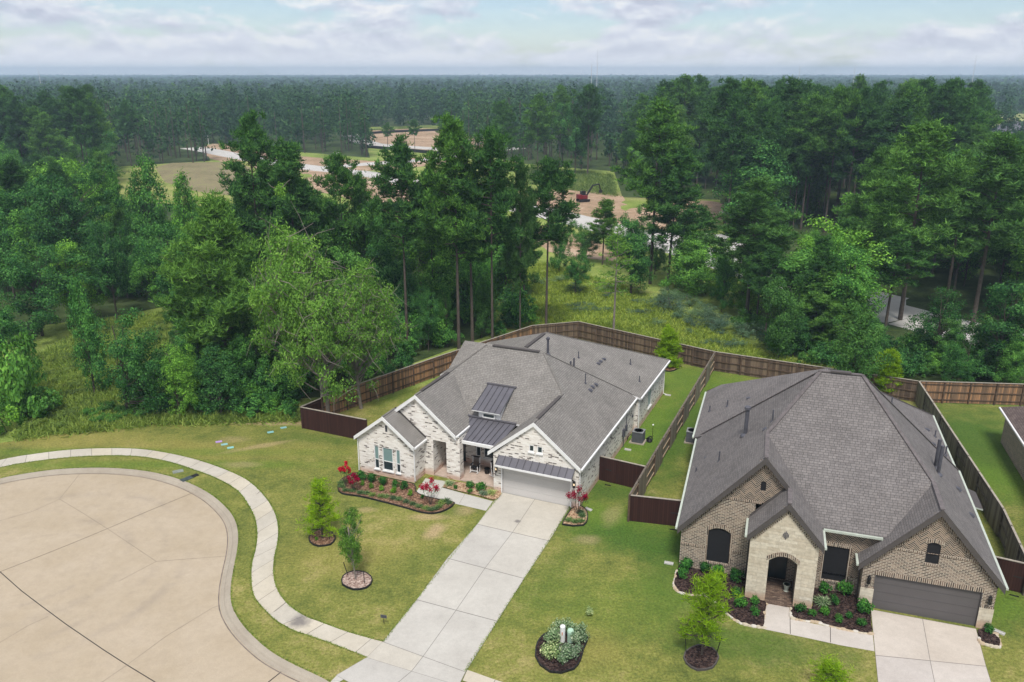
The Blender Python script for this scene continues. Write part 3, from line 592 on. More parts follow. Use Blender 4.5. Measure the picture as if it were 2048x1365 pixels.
window(HL, (-5.55, 3.1), (1, 0), 2.05, 2.45, .75, 2.2, .06, rails=(1.5,)); window(HL, (-5.55, 3.1), (1, 0), 2.68, 3.50, .75, 2.2, .06, rails=(1.5,))
# roof
rf = MB(); T = .16
gpk = (2.28, 5.68)
slab(rf, [(5.6, -.10, E), (5.6, 13.65, E), (-.17, 7.94, 7.68), (2.28, 5.49, 5.68), (2.28, -.10, 5.68)], T)
slab(rf, [(2.28, -.10, 5.68), (2.28, 5.49, 5.68), (-1.03, 2.18, E), (-1.03, -.10, E)], T)
mre = (-6.76, 5.94, 6.05)
slab(rf, [(-.17, 7.94, 7.68), (-4.83, 7.94, 7.68), mre, (-4.10, 3.28, 3.87), (-.1, 3.2, 3.80), (-.07, 3.12, 3.76), (2.28, 5.49, 5.68)], T)
slab(rf, [(-3.63, .23, 3.49), (-3.63, 2.80, 3.49), mre, (-6.76, .23, 6.05)], T)
slab(rf, [(-6.76, .23, 6.05), mre, (-9.89, 9.0, 3.49), (-9.89, .23, 3.49)], T)
slab(rf, [(-10.96, -1.32, 2.83), (-8.52, -1.32, 4.73), (-8.52, .40, 4.73), (-10.96, .40, 2.83)], T)
slab(rf, [(-8.52, -1.32, 4.73), (-6.08, -1.32, 2.83), (-6.08, .40, 2.83), (-8.52, .40, 4.73)], T)
slab(rf, [(-4.83, 7.94, 7.68), (-9.6, 12.7, 3.8), (-10.9, 9.0, 2.83), (-10.96, .4, 2.83), mre], T)
slab(rf, [(-4.83, 7.94, 7.68), (-.17, 7.94, 7.68), (5.5, 13.65, 3.07), (-9.9, 13.0, 3.4)], T)
# lower rear wing
slab(rf, [(5.9, 13.5, 2.95), (5.9, 23.5, 2.95), (-2.7, 14.9, 6.93), (-2.7, 9.2, 6.93)], T)
slab(rf, [(5.9, 23.5, 2.95), (-11.2, 21.6, 2.95), (-2.7, 14.9, 6.93)], T)
slab(rf, [(-2.7, 9.2, 6.93), (-2.7, 14.9, 6.93), (-11.2, 21.6, 2.95), (-11.2, 12.0, 2.95)], T)
slab(rf, [(-11.2, 13.72, 3.0), (-6.5, 13.72, 3.0), (-6.5, 16.8, 4.55), (-11.2, 16.8, 4.55)], T); slab(rf, [(-11.2, 16.8, 4.55), (-6.5, 16.8, 4.55), (-6.5, 20, 3.0), (-11.2, 20, 3.0)], T)
roofL = rf.build('roof', [M['roofL'], M['trimL']], HL)
def ridgecap(a, b, roof, mat, w=.15, h=.035): MB().bar(Vector(a) + Vector((0, 0, .01)), Vector(b) + Vector((0, 0, .01)), w, h).build('ridge_cap', mat, roof)
rgL = plain('ridge_shingle', (.15, .14, .128), .9, .2, 3); rgR = plain('ridge_shingle_purple', (.125, .11, .11), .9, .25, 4)
for a, b in (((-.17, 7.94, 7.68), (2.28, 5.49, 5.68)), ((-.17, 7.94, 7.68), (5.6, 13.65, E)), ((-4.83, 7.94, 7.68), mre), ((-2.7, 14.9, 6.93), (5.9, 23.5, 2.95)), ((2.28, -.1, 5.68), (2.28, 5.49, 5.68)), ((-6.76, .23, 6.05), mre), ((-8.52, -1.32, 4.73), (-8.52, .3, 4.73))): ridgecap(a, b, roofL, rgL)
for a, b, w_, h_ in (((-.5, 7.94, 7.72), (-4.3, 7.94, 7.72), .30, .07), ((-2.7, 14.5, 6.97), (-2.7, 10.6, 6.97), .28, .07), ((2.28, .6, 5.72), (2.28, 4.9, 5.72), .24, .06), ((-6.76, 1.1, 6.09), (-6.76, 5.2, 6.09), .24, .06)): MB().bar(a, b, w_, h_).build('ridge_vent', M['darktrim'], roofL)
fs = MB(); fs.bar((-3.63 - 2.9, .40, 5.83), (-3.75, .40, 3.56), .02, .1)      # flashings
fs = MB(); fs.bar((-8.52, .385, 4.80), (-6.10, .385, 2.92), .04, .12)
fs.build('flashing', M['darktrim'], roofL)
def barge(a, b, mat, roof, h=.26, t=.05):
    mb = MB(); a, b = Vector(a), Vector(b); d = (b - a).normalized(); mb.face([a - Vector((0, t, -.02)), b - Vector((0, t, -.02)), b - Vector((0, t, h)), a - Vector((0, t, h))]).face([a + Vector((0, 0, .02)), b + Vector((0, 0, .02)), b - Vector((0, t, -.02)), a - Vector((0, t, -.02))]).face([a - Vector((0, t, h)), b - Vector((0, t, h)), b - Vector((0, -.05, h)), a - Vector((0, -.05, h))]); mb.build('barge_board', mat, roof)
for a, b in (((-1.03, -.1, E), (2.28, -.1, 5.68)), ((2.28, -.1, 5.68), (5.6, -.1, E)), ((-9.89, .23, 3.49), (-6.76, .23, 6.05)), ((-6.76, .23, 6.05), (-3.63, .23, 3.49)), ((-10.96, -1.32, 2.83), (-8.52, -1.32, 4.73)), ((-8.52, -1.32, 4.73), (-6.08, -1.32, 2.83))): barge(a, b, M['white'], roofL)
for a, b in (((5.66, -.08, E - .08), (5.66, 13.6, E - .08)), ((5.96, 13.6, 2.88), (5.96, 23.4, 2.88)), ((-3.57, .25, 3.42), (-3.57, 2.75, 3.42)), ((-6.02, -1.3, 2.76), (-6.02, .35, 2.76))): MB().bar(a, b, .11, .12).build('gutter', M['white'], roofL)
for pts in ([(5.62, 13.9, 2.85), (5.76, 13.75, 2.6), (5.79, 13.75, .12), (6.1, 13.75, .05)], [(5.9, 22.4, 2.8), (5.78, 22.3, 2.5), (5.78, 22.3, .15), (6.1, 22.3, .05)], [(-6.02, -1.14, 2.7), (-6.18, -1.16, 2.5), (-6.18, -1.16, .2)], [(-10.82, -1.0, 2.7), (-10.82, -1.1, 2.5), (-10.82, -1.14, .1)], [(5.52, -.1, 2.8), (5.50, .1, 2.5), (5.50, .1, .2)]):
    tube_part(HL, 'downpipe', pts, .04, M['white'], 6)
# metal roofs
def seam_roof(name, a, b, c, d, n, par, th=.06):     # a,b eave; c,d top (a->d, b->c)
    mb = MB(); slab(mb, [a, b, c, d], th, 0, 1)
    o = mb.build(name, [M['metal'], M['white']], par); s2 = MB(); a, b, c, d = map(Vector, (a, b, c, d))
    for k in range(n + 1):
        p, q = a + (b - a) * k / n, d + (c - d) * k / n; s2.bar(p + Vector((0, 0, .02)), q + Vector((0, 0, .02)), .035, .05)
    s2.build('seam', plain('seam_dark' + name + str(n), (.06, .058, .066), .5), o); return o
seam_roof('porch_roof', (-4.35, .93, 2.95), (-.80, .93, 2.95), (-.30, 3.1, 3.80), (-4.12, 3.1, 3.80), 9, HL)
MB().bar((-4.15, 3.14, 3.86), (-.35, 3.14, 3.86), .22, .05).build('flashing', M['metal'], HL)
MB().box(-4.0, -.95, .82, .93, 2.74, 2.95).build('fascia', M['white'], HL)
aw = seam_roof('garage_awning', (-.25, -.62, 2.40), (5.18, -.62, 2.40), (5.18, .02, 2.86), (-.25, .02, 2.86), 11, HL)
MB().box(-.25, 5.18, -.66, -.61, 2.27, 2.40).build('fascia', M['white'], aw)
for s in (-.18, 5.10): MB().bar((s, -.02, 2.0), (s, -.5, 2.34), .07, .09).build('bracket', M['black'], aw)
# dormer
dz = lambda v: 2.99 + .814 * (v - 2.181)
do = MB(); y0 = 3.22
do.face([(-3.30, y0, 3.72), (-1.60, y0, 3.72), (-1.60, y0, 4.42), (-3.30, y0, 4.42)]).face([(-1.60, y0, 3.72), (-1.60, 5.4, dz(5.4)), (-1.60, y0, 4.42)]).face([(-3.30, 5.4, dz(5.4)), (-3.30, y0, 3.72), (-3.30, y0, 4.42)])
dor = do.build('dormer', M['white'], HL)
seam_roof('dormer_roof', (-3.72, 2.95, 4.42), (-1.50, 2.95, 4.42), (-1.37, 5.30, 5.62), (-3.47, 5.30, 5.62), 5, dor)
MB().bar((-3.60, 5.32, 5.66), (-1.25, 5.32, 5.66), .16, .07).build('flashing', M['metal'], dor)
ww = window(HL, (0, y0 - .07), (1, 0), -2.95, -1.98, 3.90, 4.26, 0.0, sill=False); ww.parent = dor
# vents and pipes
vent_pipe(roofL, (-1.2, 11.5, 6.25), 1.25, .09, True)
for p, h in (((.86, 11.1, 5.28), .85), ((.86, 11.87, 5.28), .85)): vent_pipe(roofL, p, h, .07)
for p, h in (((.53, 13.94, 5.44), .55), ((2.77, 9.04, 5.28), .8), ((3.73, 18.16, 3.96), .5), ((5.1, 16.12, 3.32), .5)): vent_pipe(roofL, p, h, .04)
for p in ((3.24, 8.75, 4.92), (3.2, 9.41, 4.95), (3.26, 10.08, 4.90)): roof_vent(roofL, p, (1, 0, 0), .816)
for p in ((1.91, 14.9, 4.82), (1.9, 15.51, 4.82), (1.97, 16.23, 4.79)): roof_vent(roofL, p, (1, 0, 0), .463)
lantern(HL, (-.40, -.02, 1.85), (0, -1, 0), True); lantern(HL, (5.20, -.02, 1.85), (0, -1, 0), True)
# meters and conduit on the side wall
MB().box(5.46, 5.62, 10.2, 10.5, .9, 1.5).tube([(5.54, 10.35, 0), (5.54, 10.35, .95)], .03).build('meter_box', M['pipe'], HL)
MB().box(5.46, 5.60, 10.95, 11.2, 1.1, 1.55).tube([(5.52, 11.1, 1.5), (5.52, 11.1, 2.8)], .025).build('meter_box', M['pipe'], HL)
MB().box(5.46, 5.54, 12.8, 13.0, 1.5, 1.65).build('outlet_box', M['pipe'], HL)
MB().tube([(5.6, 1.2, 0), (5.6, 1.2, .5)], .02).build('pipe_stub', M['pipe'], HL)
# rocking chairs on the porch (things of their own)
def toL(u, v, z=0): return HL.matrix_world @ Vector((u, v, z))
bpy.context.view_layer.update()
def rocking_chair(loc, rz, label):
    t = empty('rocking_chair', loc, rz, label, 'chair'); wm_ = M['white']
    for s in (-.27, .27):
        MB().tube([(s, -.36, .10), (s, -.15, .04), (s, .15, .04), (s, .45, .12)], .022, 6).build('rocker', wm_, t)
        MB().bar((s, -.22, .05), (s, -.22, .62), .05, .05, up=(0, 1, 0)).build('leg', wm_, t); MB().bar((s, .20, .05), (s, .30, 1.12), .05, .05, up=(0, 1, 0)).build('leg', wm_, t)
        MB().box(s - .045, s + .045, -.28, .26, .61, .64).build('armrest', M['black'], t)
    MB().box(-.27, .27, -.25, .22, .38, .42).build('seat', M['black'], t)
    b = MB()
    for k in range(5): x = -.18 + .09 * k; b.bar((x, .22, .45), (x, .31, 1.06), .05, .02, up=(0, 1, 0))
    b.build('backrest', M['black'], t); MB().box(-.29, .29, .28, .33, 1.05, 1.15).build('head_rail', M['black'], t); MB().box(-.26, .26, -.25, -.22, .2, .25).build('stretcher', wm_, t)
    return t
rocking_chair(toL(-3.0, 1.9, .10), R_(-20), 'white and black rocking chair standing alone under the porch windows')
rocking_chair(toL(-1.35, 2.0, .10), R_(60), 'white and black rocking chair half hidden behind the garage corner')
MB().lathe([(.17, 0), (.2, .35), (.22, .38), (.2, .38), (.0, .34)], 14).build('bucket', M['black']).location = toL(-2.15, 2.1, .10)
tag(bpy.data.objects['bucket'], 'black round pot between the two rocking chairs on the porch', 'pot')

# ---- brown brick house
HR = empty('brick_house', (19.264, 37.536, 0), R_(-18.2), 'brown brick and cream limestone house with steep purple grey roof', 'house')
K = 1.152
def arc_band(mb, a, b, z, rise, p0v, w=.26, m=0, n=14, ext=.12):
    """soldier course following an arch on the wall v=p0v"""
    for k in range(n):
        t0, t1 = k / n, (k + 1) / n; x0 = a - ext + (b - a + 2 * ext) * t0; x1 = a - ext + (b - a + 2 * ext) * t1
        z0 = z + rise * math.sin(math.pi * t0); z1 = z + rise * math.sin(math.pi * t1)
        mb.face([(x0, p0v, z0), (x1, p0v, z1), (x1, p0v, z1 + w), (x0, p0v, z0 + w)], m); mb.face([(x0, p0v, z0 + w), (x1, p0v, z1 + w), (x1, p0v + .03, z1 + w), (x0, p0v + .03, z0 + w)], m)
w = MB()
BR, HB, SO, ST = 0, 1, 2, 3
# big left gable (peak 7.77 at u -6.1), running bond below 4.9, herringbone above
gz = lambda u: 7.55 - K * abs(u + 6.1)
wall_panel(w, (-10.3, .75), (1, 0), [(0, 0), (3.9, 0), (3.9, 4.93), (.0 + 10.3 - 8.37, 4.93), (0, gz(-10.3))], [arch(1.50, 2.74, .74, 2.70, .26)], .12, BR)
wall_panel(w, (-10.3, .752), (1, 0), [(1.93, 4.93), (6.47, 4.93), (4.2, 7.55)], [arch(4.06, 4.34, 5.66, 6.18, .06)], .1, HB)
wall_panel(w, (-10.3, 22.5), (0, -1), rect(0, 21.75, 0, 2.7), (), 0, BR)
wall_panel(w, (5.66, 0), (0, 1), rect(0, 13.4, 0, 2.6), (), 0, BR); wall_panel(w, (5.66, 13.4), (0, 1), rect(0, 9, 0, 2.6), (), 0, BR); wall_panel(w, (5.66, 22.4), (-1, 0), rect(0, 16, 0, 2.6), (), 0, BR)
# portal
pz = lambda u: 6.02 - K * abs(u + 4.74)
wall_panel(w, (-6.5, -1.15), (1, 0), [(0, 0), (1.05, 0)] + [(1.05 + 1.45 * (1 - k / 10), 2.62 + .36 * math.sin(math.pi * k / 10)) for k in range(10, -1, -1)] + [(2.5, 0), (3.46, 0), (3.46, pz(-3.04)), (1.76, 6.0), (0, pz(-6.5))], (), .1, ST)
for i in range(10):
    f = lambda k: (-5.45 + 1.45 * k / 10, 2.62 + .36 * math.sin(math.pi * k / 10)); (a, za), (b, zb) = f(i), f(i + 1)
    w.face([(a, -1.15, za), (a, .9, za), (b, .9, zb), (b, -1.15, zb)], SO)
wall_panel(w, (-5.45, -1.15), (0, 1), rect(0, 2.3, 0, 2.62), (), 0, SO); wall_panel(w, (-4.0, 1.15), (0, -1), rect(0, 2.3, 0, 2.62), (), 0, SO)
wall_panel(w, (-5.6, 1.1), (1, 0), rect(0, 1.7, 0, 3.0), [rect(.2, 1.2, .15, 2.3)], .1, BR)
wall_panel(w, (-6.5, .76), (0, -1), rect(0, 1.91, 0, 3.95), (), 0, ST); wall_panel(w, (-3.04, -1.15), (0, 1), [(0, 0), (.35, 0), (.35, 4.0), (0, 4.0)], (), 0, ST); wall_panel(w, (-3.04, -.80), (0, 1), rect(0, 1.7, 0, 4.0), (), 0, HB)
# recessed middle wall
wall_panel(w, (-3.04, .92), (1, 0), rect(0, 2.4, 0, 1.15), [rect(.46, 1.70, .74, 1.15)], .1, BR)
wall_panel(w, (-3.04, .92), (1, 0), rect(0, 2.4, 1.15, 3.95), [rect(.46, 1.70, 1.15, 2.88)], .1, HB)
wall_panel(w, (-.66, .92), (0, -1), rect(0, .92, 0, 2.9), (), 0, BR); wall_panel(w, (-.66, .92), (1, 0), rect(0, 1.5, 2.3, 3.98), (), 0, HB)
# garage gable
wall_panel(w, (-.66, 0), (1, 0), [(0, 1.25), (.62, 1.25), (.62, 2.13), (5.71, 2.13), (5.71, 1.25), (6.32, 1.25), (6.32, 2.45), (5.08, 3.86), (1.26, 3.86), (0, 2.45)], [rect(2.82, 3.46, 3.30, 3.86)], .1, BR)
wall_panel(w, (-.66, .002), (1, 0), [(1.26, 3.86), (5.08, 3.86), (3.18, 6.15)], [[(2.82, 3.861), (3.46, 3.861)] + [(3.46 - .64 * k / 8, 4.40 + .12 * math.sin(math.pi * k / 8)) for k in range(9)]], .1, HB)
wall_panel(w, (-.66, -.03), (1, 0), rect(0, .66, 0, 1.25), (), 0, ST); wall_panel(w, (5.02, -.03), (1, 0), rect(0, .67, 0, 1.25), (), 0, ST)
wall_panel(w, (-.665, .3), (0, -1), rect(0, .33, 0, 1.25), (), 0, ST)
w.face([(-.66, -.03, 1.25), (0, -.03, 1.25), (0, .0, 1.25), (-.66, .0, 1.25)], ST).face([(5.02, -.03, 1.25), (5.69, -.03, 1.25), (5.69, .0, 1.25), (5.02, .0, 1.25)], ST)
wall_panel(w, (5.69, -.03), (0, 1), rect(0, .4, 0, 1.25), (), 0, ST)
wallR = w.build('wall', [M['bbrick'], M['herring'], M['soldier'], M['stone']], HR)
SDS = []
def sdn():
    SDS.append(MB()); return SDS[-1]
arc_band(sdn(), -8.80, -7.56, 2.70, .26, .72); arc_band(sdn(), -5.45, -4.0, 2.62, .36, -1.18, .24); sdn().box(-2.70, -1.24, .885, .925, 2.88, 3.12); arc_band(sdn(), 2.16, 2.80, 4.42, .12, -.03, .2, n=6)
sdn().box(-.1, 5.12, -.035, .01, 2.13, 2.37); sdn().box(.6, 2.1, -.03, .01, 3.80, 3.92); sdn().box(2.86, 4.42, -.03, .01, 3.80, 3.92); sdn().box(-8.37, -6.1, .715, .755, 4.86, 4.99)
sdn().box(-8.95, -7.45, .70, .76, .62, .73); sdn().box(-2.68, -1.26, .87, .93, .62, .73); sdn().box(2.08, 2.88, -.04, .01, 3.19, 3.29)
sdn().box(-.66, -.02, -.025, .01, 1.25, 1.36); sdn().box(5.05, 5.66, -.025, .01, 1.25, 1.36); sdn().box(-10.3, -8.9, .72, .76, 1.55, 1.66); sdn().box(-7.45, -6.5, .72, .76, 1.55, 1.66)
for x in (-8.93, -7.56): sdn().box(x, x + .12, .715, .76, .73, 2.72)
for x in (-2.70, -1.34): sdn().box(x, x + .12, .885, .925, .73, 2.88)
def rake_band(a, b, v, off=.30, w_=.26):
    a, b = Vector(a), Vector(b); d = (b - a).normalized(); n = Vector((-d.z, 0, d.x)); n = n if n.z < 0 else -n
    L = (b - a).length; N = int(L / .12); sd = sdn()
    for k in range(N):
        p = a + d * (k * L / N); q = a + d * ((k + .62) * L / N)
        P4 = [p + n * off, q + n * off, q + n * (off + w_), p + n * (off + w_)]; sd.face([(x.x, v - .02, x.z) for x in P4]); 
rake_band((-10.3, 0, gz(-10.3) + .2), (-6.1, 0, 7.75), .74, .2); rake_band((-6.1, 0, 7.75), (-4.9, 0, gz(-4.9) + .2), .74, .2)
rake_band((-6.6, 0, 4.0), (-4.74, 0, 6.15), -1.155, .16); rake_band((-4.74, 0, 6.15), (-2.9, 0, 4.0), -1.155, .16)
rake_band((-.8, 0, 2.8), (2.52, 0, 6.5), -.005, .22); rake_band((2.52, 0, 6.5), (5.85, 0, 2.8), -.005, .22)
for q_ in SDS: q_.build('soldier_course', M['soldier'], wallR)
cr = MB()
for dx, dz_, hh in ((-.13, .02, .2), (-.065, -.06, .36), (0, -.13, .5), (.065, -.06, .36), (.13, .02, .2)): cr.box(-4.75 + dx - .022, -4.75 + dx + .022, -1.175, -1.14, 4.12 + dz_ + .02, 4.12 + dz_ + hh)
cr.build('brick_ornament', M['pipe'], wallR)
MB().box(-5.44, -4.01, -1.14, 1.1, -.1, .12).box(-5.5, -3.95, -1.30, -1.141, -.1, .10).build('porch_floor', M['paver'], HR)
window(HR, (-5.6, 1.1), (1, 0), .2, 1.2, .15, 2.3, .06, fmat='black', sill=False, name='front_door')
pt = MB().lathe([(.14, 0), (.10, .05), (.16, .3), (.2, .42), (.18, .42), (0, .38)], 12).build('planter_urn', M['gutterR']); bpy.context.view_layer.update(); pt.location = HR.matrix_world @ Vector((-4.35, .1, .12)); tag(pt, 'pale urn planter standing inside the arched limestone porch', 'planter')
def screen(pts, v, depth=.06):
    mb = MB(); mb.poly([(x, v + depth, z) for x, z in pts]); o = mb.build('window', M['screen'], HR); return o
screen(arch(-8.80, -7.56, .74, 2.70, .26), .75); screen(rect(-2.58, -1.34, .74, 2.88), .92); screen([(2.16, 3.30), (2.80, 3.30)] + [(2.80 - .64 * k / 8, 4.40 + .12 * math.sin(math.pi * k / 8)) for k in range(9)], 0); 
gv = screen(arch(-6.24, -5.96, 5.66, 6.18, .06), .752, .05); gv.name = 'gable_vent'
for k in range(6): pass
gdR = MB().box(-.04, 5.05, .10, .16, 0, 2.13).build('garage_door', M['doorR'], HR); g2 = MB()
for k in range(1, 4): g2.box(-.02, 5.03, .092, .098, k * .533 - .012, k * .533 + .012)
g2.build('panel_line', plain('door_groove_dark', (.088, .081, .081), .6), gdR)
MB().box(-.04, .0, -.01, .10, 0, 2.13).box(5.01, 5.05, -.01, .10, 0, 2.13).build('door_frame', M['doorR'], HR)
rf = MB()
EV = 2.7; RB = (-6.15, 3.87, 7.77); GB = (2.52, 2.85, 6.55); TL = (-3.55, 6.6, 10.9); TR = (-1.30, 6.6, 10.9)
slab(rf, [(-10.5, .5, EV), (-6.1, .5, 7.77), RB, TL, (-10.75, 13.5, EV)], .18)
mz = lambda v: 4.05 + K * (v - .62)
slab(rf, [(-6.1, .5, 7.77), (-4.74, .5, 6.2), (-4.74, -1.3, 6.2), (-2.80, -1.3, 3.97), (-2.86, .62, 4.05), RB], .18)
slab(rf, [(-4.74, -1.3, 6.2), (-4.74, .72, 6.2), (-6.68, .72, 3.97), (-6.68, -1.3, 3.97)], .18)
slab(rf, [(-2.86, .62, 4.05), (.30, .62, 4.05), GB, TR, TL, RB], .18)
slab(rf, [(-.93, -.2, EV), (-.93, .9, EV), (-.05, .62, 3.70), (.30, .62, 4.06), GB, (2.52, -.2, 6.55)], .18)
slab(rf, [(2.52, -.2, 6.55), GB, TR, (5.95, 13.5, EV), (5.95, -.2, EV)], .18)
slab(rf, [TL, TR, (5.9, 13.5, EV), (-10.7, 13.5, EV)], .18)
RA = (-2.65, 14.4, 8.5); 
slab(rf, [(-11.0, 13.2, EV), (-4.5, 8.2, 7.2), (-2.65, 9.0, 8.4), RA, (-9.9, 22.4, 3.5), (-11.0, 22.6, EV)], .18)
slab(rf, [(5.80, 13.2, EV), (5.72, 23, EV), RA, (-2.65, 9.0, 8.5), (.5, 8.2, 6.3)], .18)
slab(rf, [(5.72, 23, EV), (-11.0, 22.8, EV), (-9.9, 22.4, 3.5), RA], .18)
roofR = rf.build('roof', [M['roofR'], M['darktrim']], HR)
for a, b in ((RB, TL), (GB, TR), (TL, (-10.75, 13.5, EV)), (TR, (5.95, 13.5, EV)), (TL, TR), ((2.52, -.2, 6.55), GB), ((-6.1, .5, 7.77), RB), ((-4.74, -1.3, 6.2), (-4.74, .5, 6.2)), (RA, (5.72, 23, EV))): ridgecap(a, b, roofR, rgR, .22, .05)
MB().bar((-3.0, 6.6, 10.96), (-1.9, 6.6, 10.96), .3, .08).build('ridge_vent', M['darktrim'], roofR)
for a, b in (((-10.5, .5, EV), (-6.1, .5, 7.77)), ((-6.1, .5, 7.77), (-4.62, .5, 6.07)), ((-6.68, -1.3, 3.97), (-4.74, -1.3, 6.2)), ((-4.74, -1.3, 6.2), (-2.80, -1.3, 3.97)), ((-.93, -.2, EV), (2.52, -.2, 6.55)), ((2.52, -.2, 6.55), (5.95, -.2, EV))): barge(a, b, M['darktrim'], roofR, .36, .05)
MB().bar((-6.62, .70, 4.08), (-4.80, .70, 6.20), .05, .14).build('flashing', M['darktrim'], roofR)
for a, b in (((-10.58, .5, EV - .05), (-10.83, 13.4, EV - .05)), ((-11.07, 13.3, EV - .05), (-11.07, 22.5, EV - .05)), ((6.02, -.2, EV - .05), (6.02, 13.4, EV - .05)), ((5.87, 13.4, EV - .05), (5.79, 22.9, EV - .05)), ((-2.74, -1.3, 3.90), (-2.80, .6, 3.90)), ((-6.75, -1.3, 3.90), (-6.75, .6, 3.90)), ((-2.80, .56, 3.97), (.15, .56, 3.97)), ((-.99, -.2, EV - .05), (-.99, .85, EV - .05))): MB().bar(a, b, .12, .12).build('gutter', M['gutterR'], roofR)
for pts in ([(-.95, .5, 2.6), (-.75, .6, 2.4), (-.72, .6, .1)], [(-6.7, .6, 3.85), (-6.56, .66, 3.5), (-6.56, .66, .1)]): tube_part(HR, 'downpipe', pts, .04, M['darktrim'], 6)
vent_pipe(roofR, (-7.4, 6.51, 6.28), 1.75, .12, True); vent_pipe(roofR, (3.26, 6.78, 5.63), 1.8, .10); vent_pipe(roofR, (3.31, 6.05, 5.57), 1.8, .10)
for p, h in (((-5.94, 5.06, 7.95), .8), ((-8.78, 5.59, 4.68), .75), ((-10.2, 6.99, 3.04), .4), ((-9.03, 16.46, 4.06), .5), ((-10.31, 17.26, 3.18), .45), ((2.0, 17.41, 5.32), .5), ((5.1, 17.6, 3.15), .5), ((5.4, 14.97, 2.98), .7)): vent_pipe(roofR, p, h, .045)
for p, dx, sl in (((-6.24, 4.75, 7.61), -1, K), ((-9.66, 8.13, 3.67), -1, K), ((-7.54, 15.96, 5.09), -1, .69), ((4.94, 8.13, 3.87), 1, K), ((5.3, 5.83, 3.45), 1, K), ((4.57, 17.88, 3.5), 1, .69), ((4.64, 15.5, 3.45), 1, .69)): roof_vent(roofR, p, (dx, 0, 0), sl)
lantern(HR, (-.33, -.02, 1.85), (0, -1, 0)); lantern(HR, (5.38, -.02, 1.85), (0, -1, 0))
# small shed roof showing past the right eave
sh = MB(); slab(sh, [(5.6, 9.6, 2.25), (6.9, 9.9, 1.9), (6.9, 12.2, 1.9), (5.6, 12.6, 2.25)], .1); sh.build('side_hood', [M['darktrim'], M['gutterR']], HR)

# ---- third house, mostly out of frame on the right
_d = gp(2048, 964) - gp(2001, 885)
HN = empty('brick_house', gp(2001, 885), math.atan2(_d.y, _d.x) + math.pi / 2, 'brown brick house with reddish brown roof cut by the right edge', 'house')
w = MB(); w.box(0, 12, -18, 0, 0, 2.7); w.build('wall', M['bbrick'], HN)
rf = MB(); slab(rf, [(-.35, -18.4, 2.75), (-.35, .4, 2.75), (6, -6, 6.6), (6, -12, 6.6)], .16); slab(rf, [(-.35, .4, 2.75), (12.4, .4, 2.75), (6, -6, 6.6)], .16); slab(rf, [(12.4, .4, 2.75), (12.4, -18.4, 2.75), (6, -12, 6.6), (6, -6, 6.6)], .16); slab(rf, [(-.35, -18.4, 2.75), (6, -12, 6.6), (12.4, -18.4, 2.75)], .16)
rn = rf.build('roof', [M['roofN'], M['darktrim']], HN)
MB().bar((-.42, -18.4, 2.7), (-.42, .4, 2.7), .12, .12).build('gutter', M['trimL'], rn)

# ------------------------------------------------------------------ fences
def fence_run(name, pts, label, h=1.95, style='cedar', side=1, posts=2.44, group=None, alt=False, endpost=True):
    """pts: world ground points; rails and posts stand on the left (+1) or right (-1) side of travel"""
    t = empty(name, pts[0].copy(), 0, label, 'fence', group); o = pts[0]
    fm, pm_, rm, cm = {'cedar': ('cedar', 'post', 'post', 'cap'), 'dark': ('darkwood', 'post', 'post', 'cap'), 'grey': ('greywood', 'greypost', 'greypost', 'cap'), 'greyn': ('greywood', 'post', 'railw', 'greypost'), 'stain': ('stain', 'staintrim', 'staintrim', 'cap')}[style]
    k = 0
    for a, b in zip(pts[:-1], pts[1:]):
        a, b = a - o, b - o; L = (b - a).length; d = (b - a).normalized(); n = Vector((-d.y, d.x, 0)); N = max(1, round(L / posts))
        pk = MB()
        for i in range(N):
            s = side * (-1 if (alt and (k + i) % 2) else 1); p, q = a + d * L * i / N, a + d * L * (i + 1) / N; off = -n * .055 * s if alt else Vector((0, 0, 0))
            p2, q2 = p + off, q + off; c = n * .012
            P = [p2 - c, q2 - c, q2 + c, p2 + c]; lo = [(x.x, x.y, .03) for x in P]; hi = [(x.x, x.y, h) for x in P]
            for j in range(4): jj = (j + 1) % 4; pk.face([lo[j], lo[jj], hi[jj], hi[j]])
            pk.face(hi)
            for z in (.32, h * .52, h - .22):
                rn_ = n * .045 * s if not alt else n * .02 * s
                MB().bar((*(p + rn_).xy, z), (*(q + rn_).xy, z), .045, .09).build('rail', M[rm], t)
            pp = p + n * (.08 * s if not alt else 0)
            MB().box(pp.x - .055, pp.x + .055, pp.y - .055, pp.y + .055, -.02, h + (.0 if not alt else .04)).build('post', M[pm_], t)
        k += N
        pk.build('picket_panel', M[fm], t)
        MB().bar((*a.xy, h + .02), (*b.xy, h + .02), .13, .04).build('cap_rail', M[cm], t)
    if endpost:
        e = pts[-1] - o; MB().box(e.x - .055, e.x + .055, e.y - .055, e.y + .055, -.02, h + .03).build('post', M[pm_], t)
    return t
def top(x, y, h=1.95): p = gp(x, y, h); return Vector((p.x, p.y, 0))
FA, FB, FC, FD, FE = top(642, 795), top(1064.6, 651.7), top(1157, 643.7), top(1430, 704), top(1838, 763)
fence_run('privacy_fence', [FA, top(866, 717), FB], 'orange brown cedar fence running up the left of the white house', style='cedar', side=-1)
fence_run('privacy_fence', [FB, FC, FD, FE], 'long dark weathered fence along the meadow behind both houses', style='dark', side=-1)
fence_run('privacy_fence', [FE, top(2048, 769), top(2300, 778)], 'rust and black streaked fence behind the far right lawn', style='cedar', side=-1)
F1, F2 = top(1259, 991, 1.9), top(1293, 933, 1.9)
fence_run('privacy_fence', [F1, F2, FD], 'grey board fence with alternating panels between the two houses', h=1.9, style='greyn', side=-1, alt=True)
fence_run('privacy_fence', [FE, top(2007, 1018), top(2060, 1130)], 'pale grey fence on the right side of the brown brick house', style='grey', side=1, alt=True)
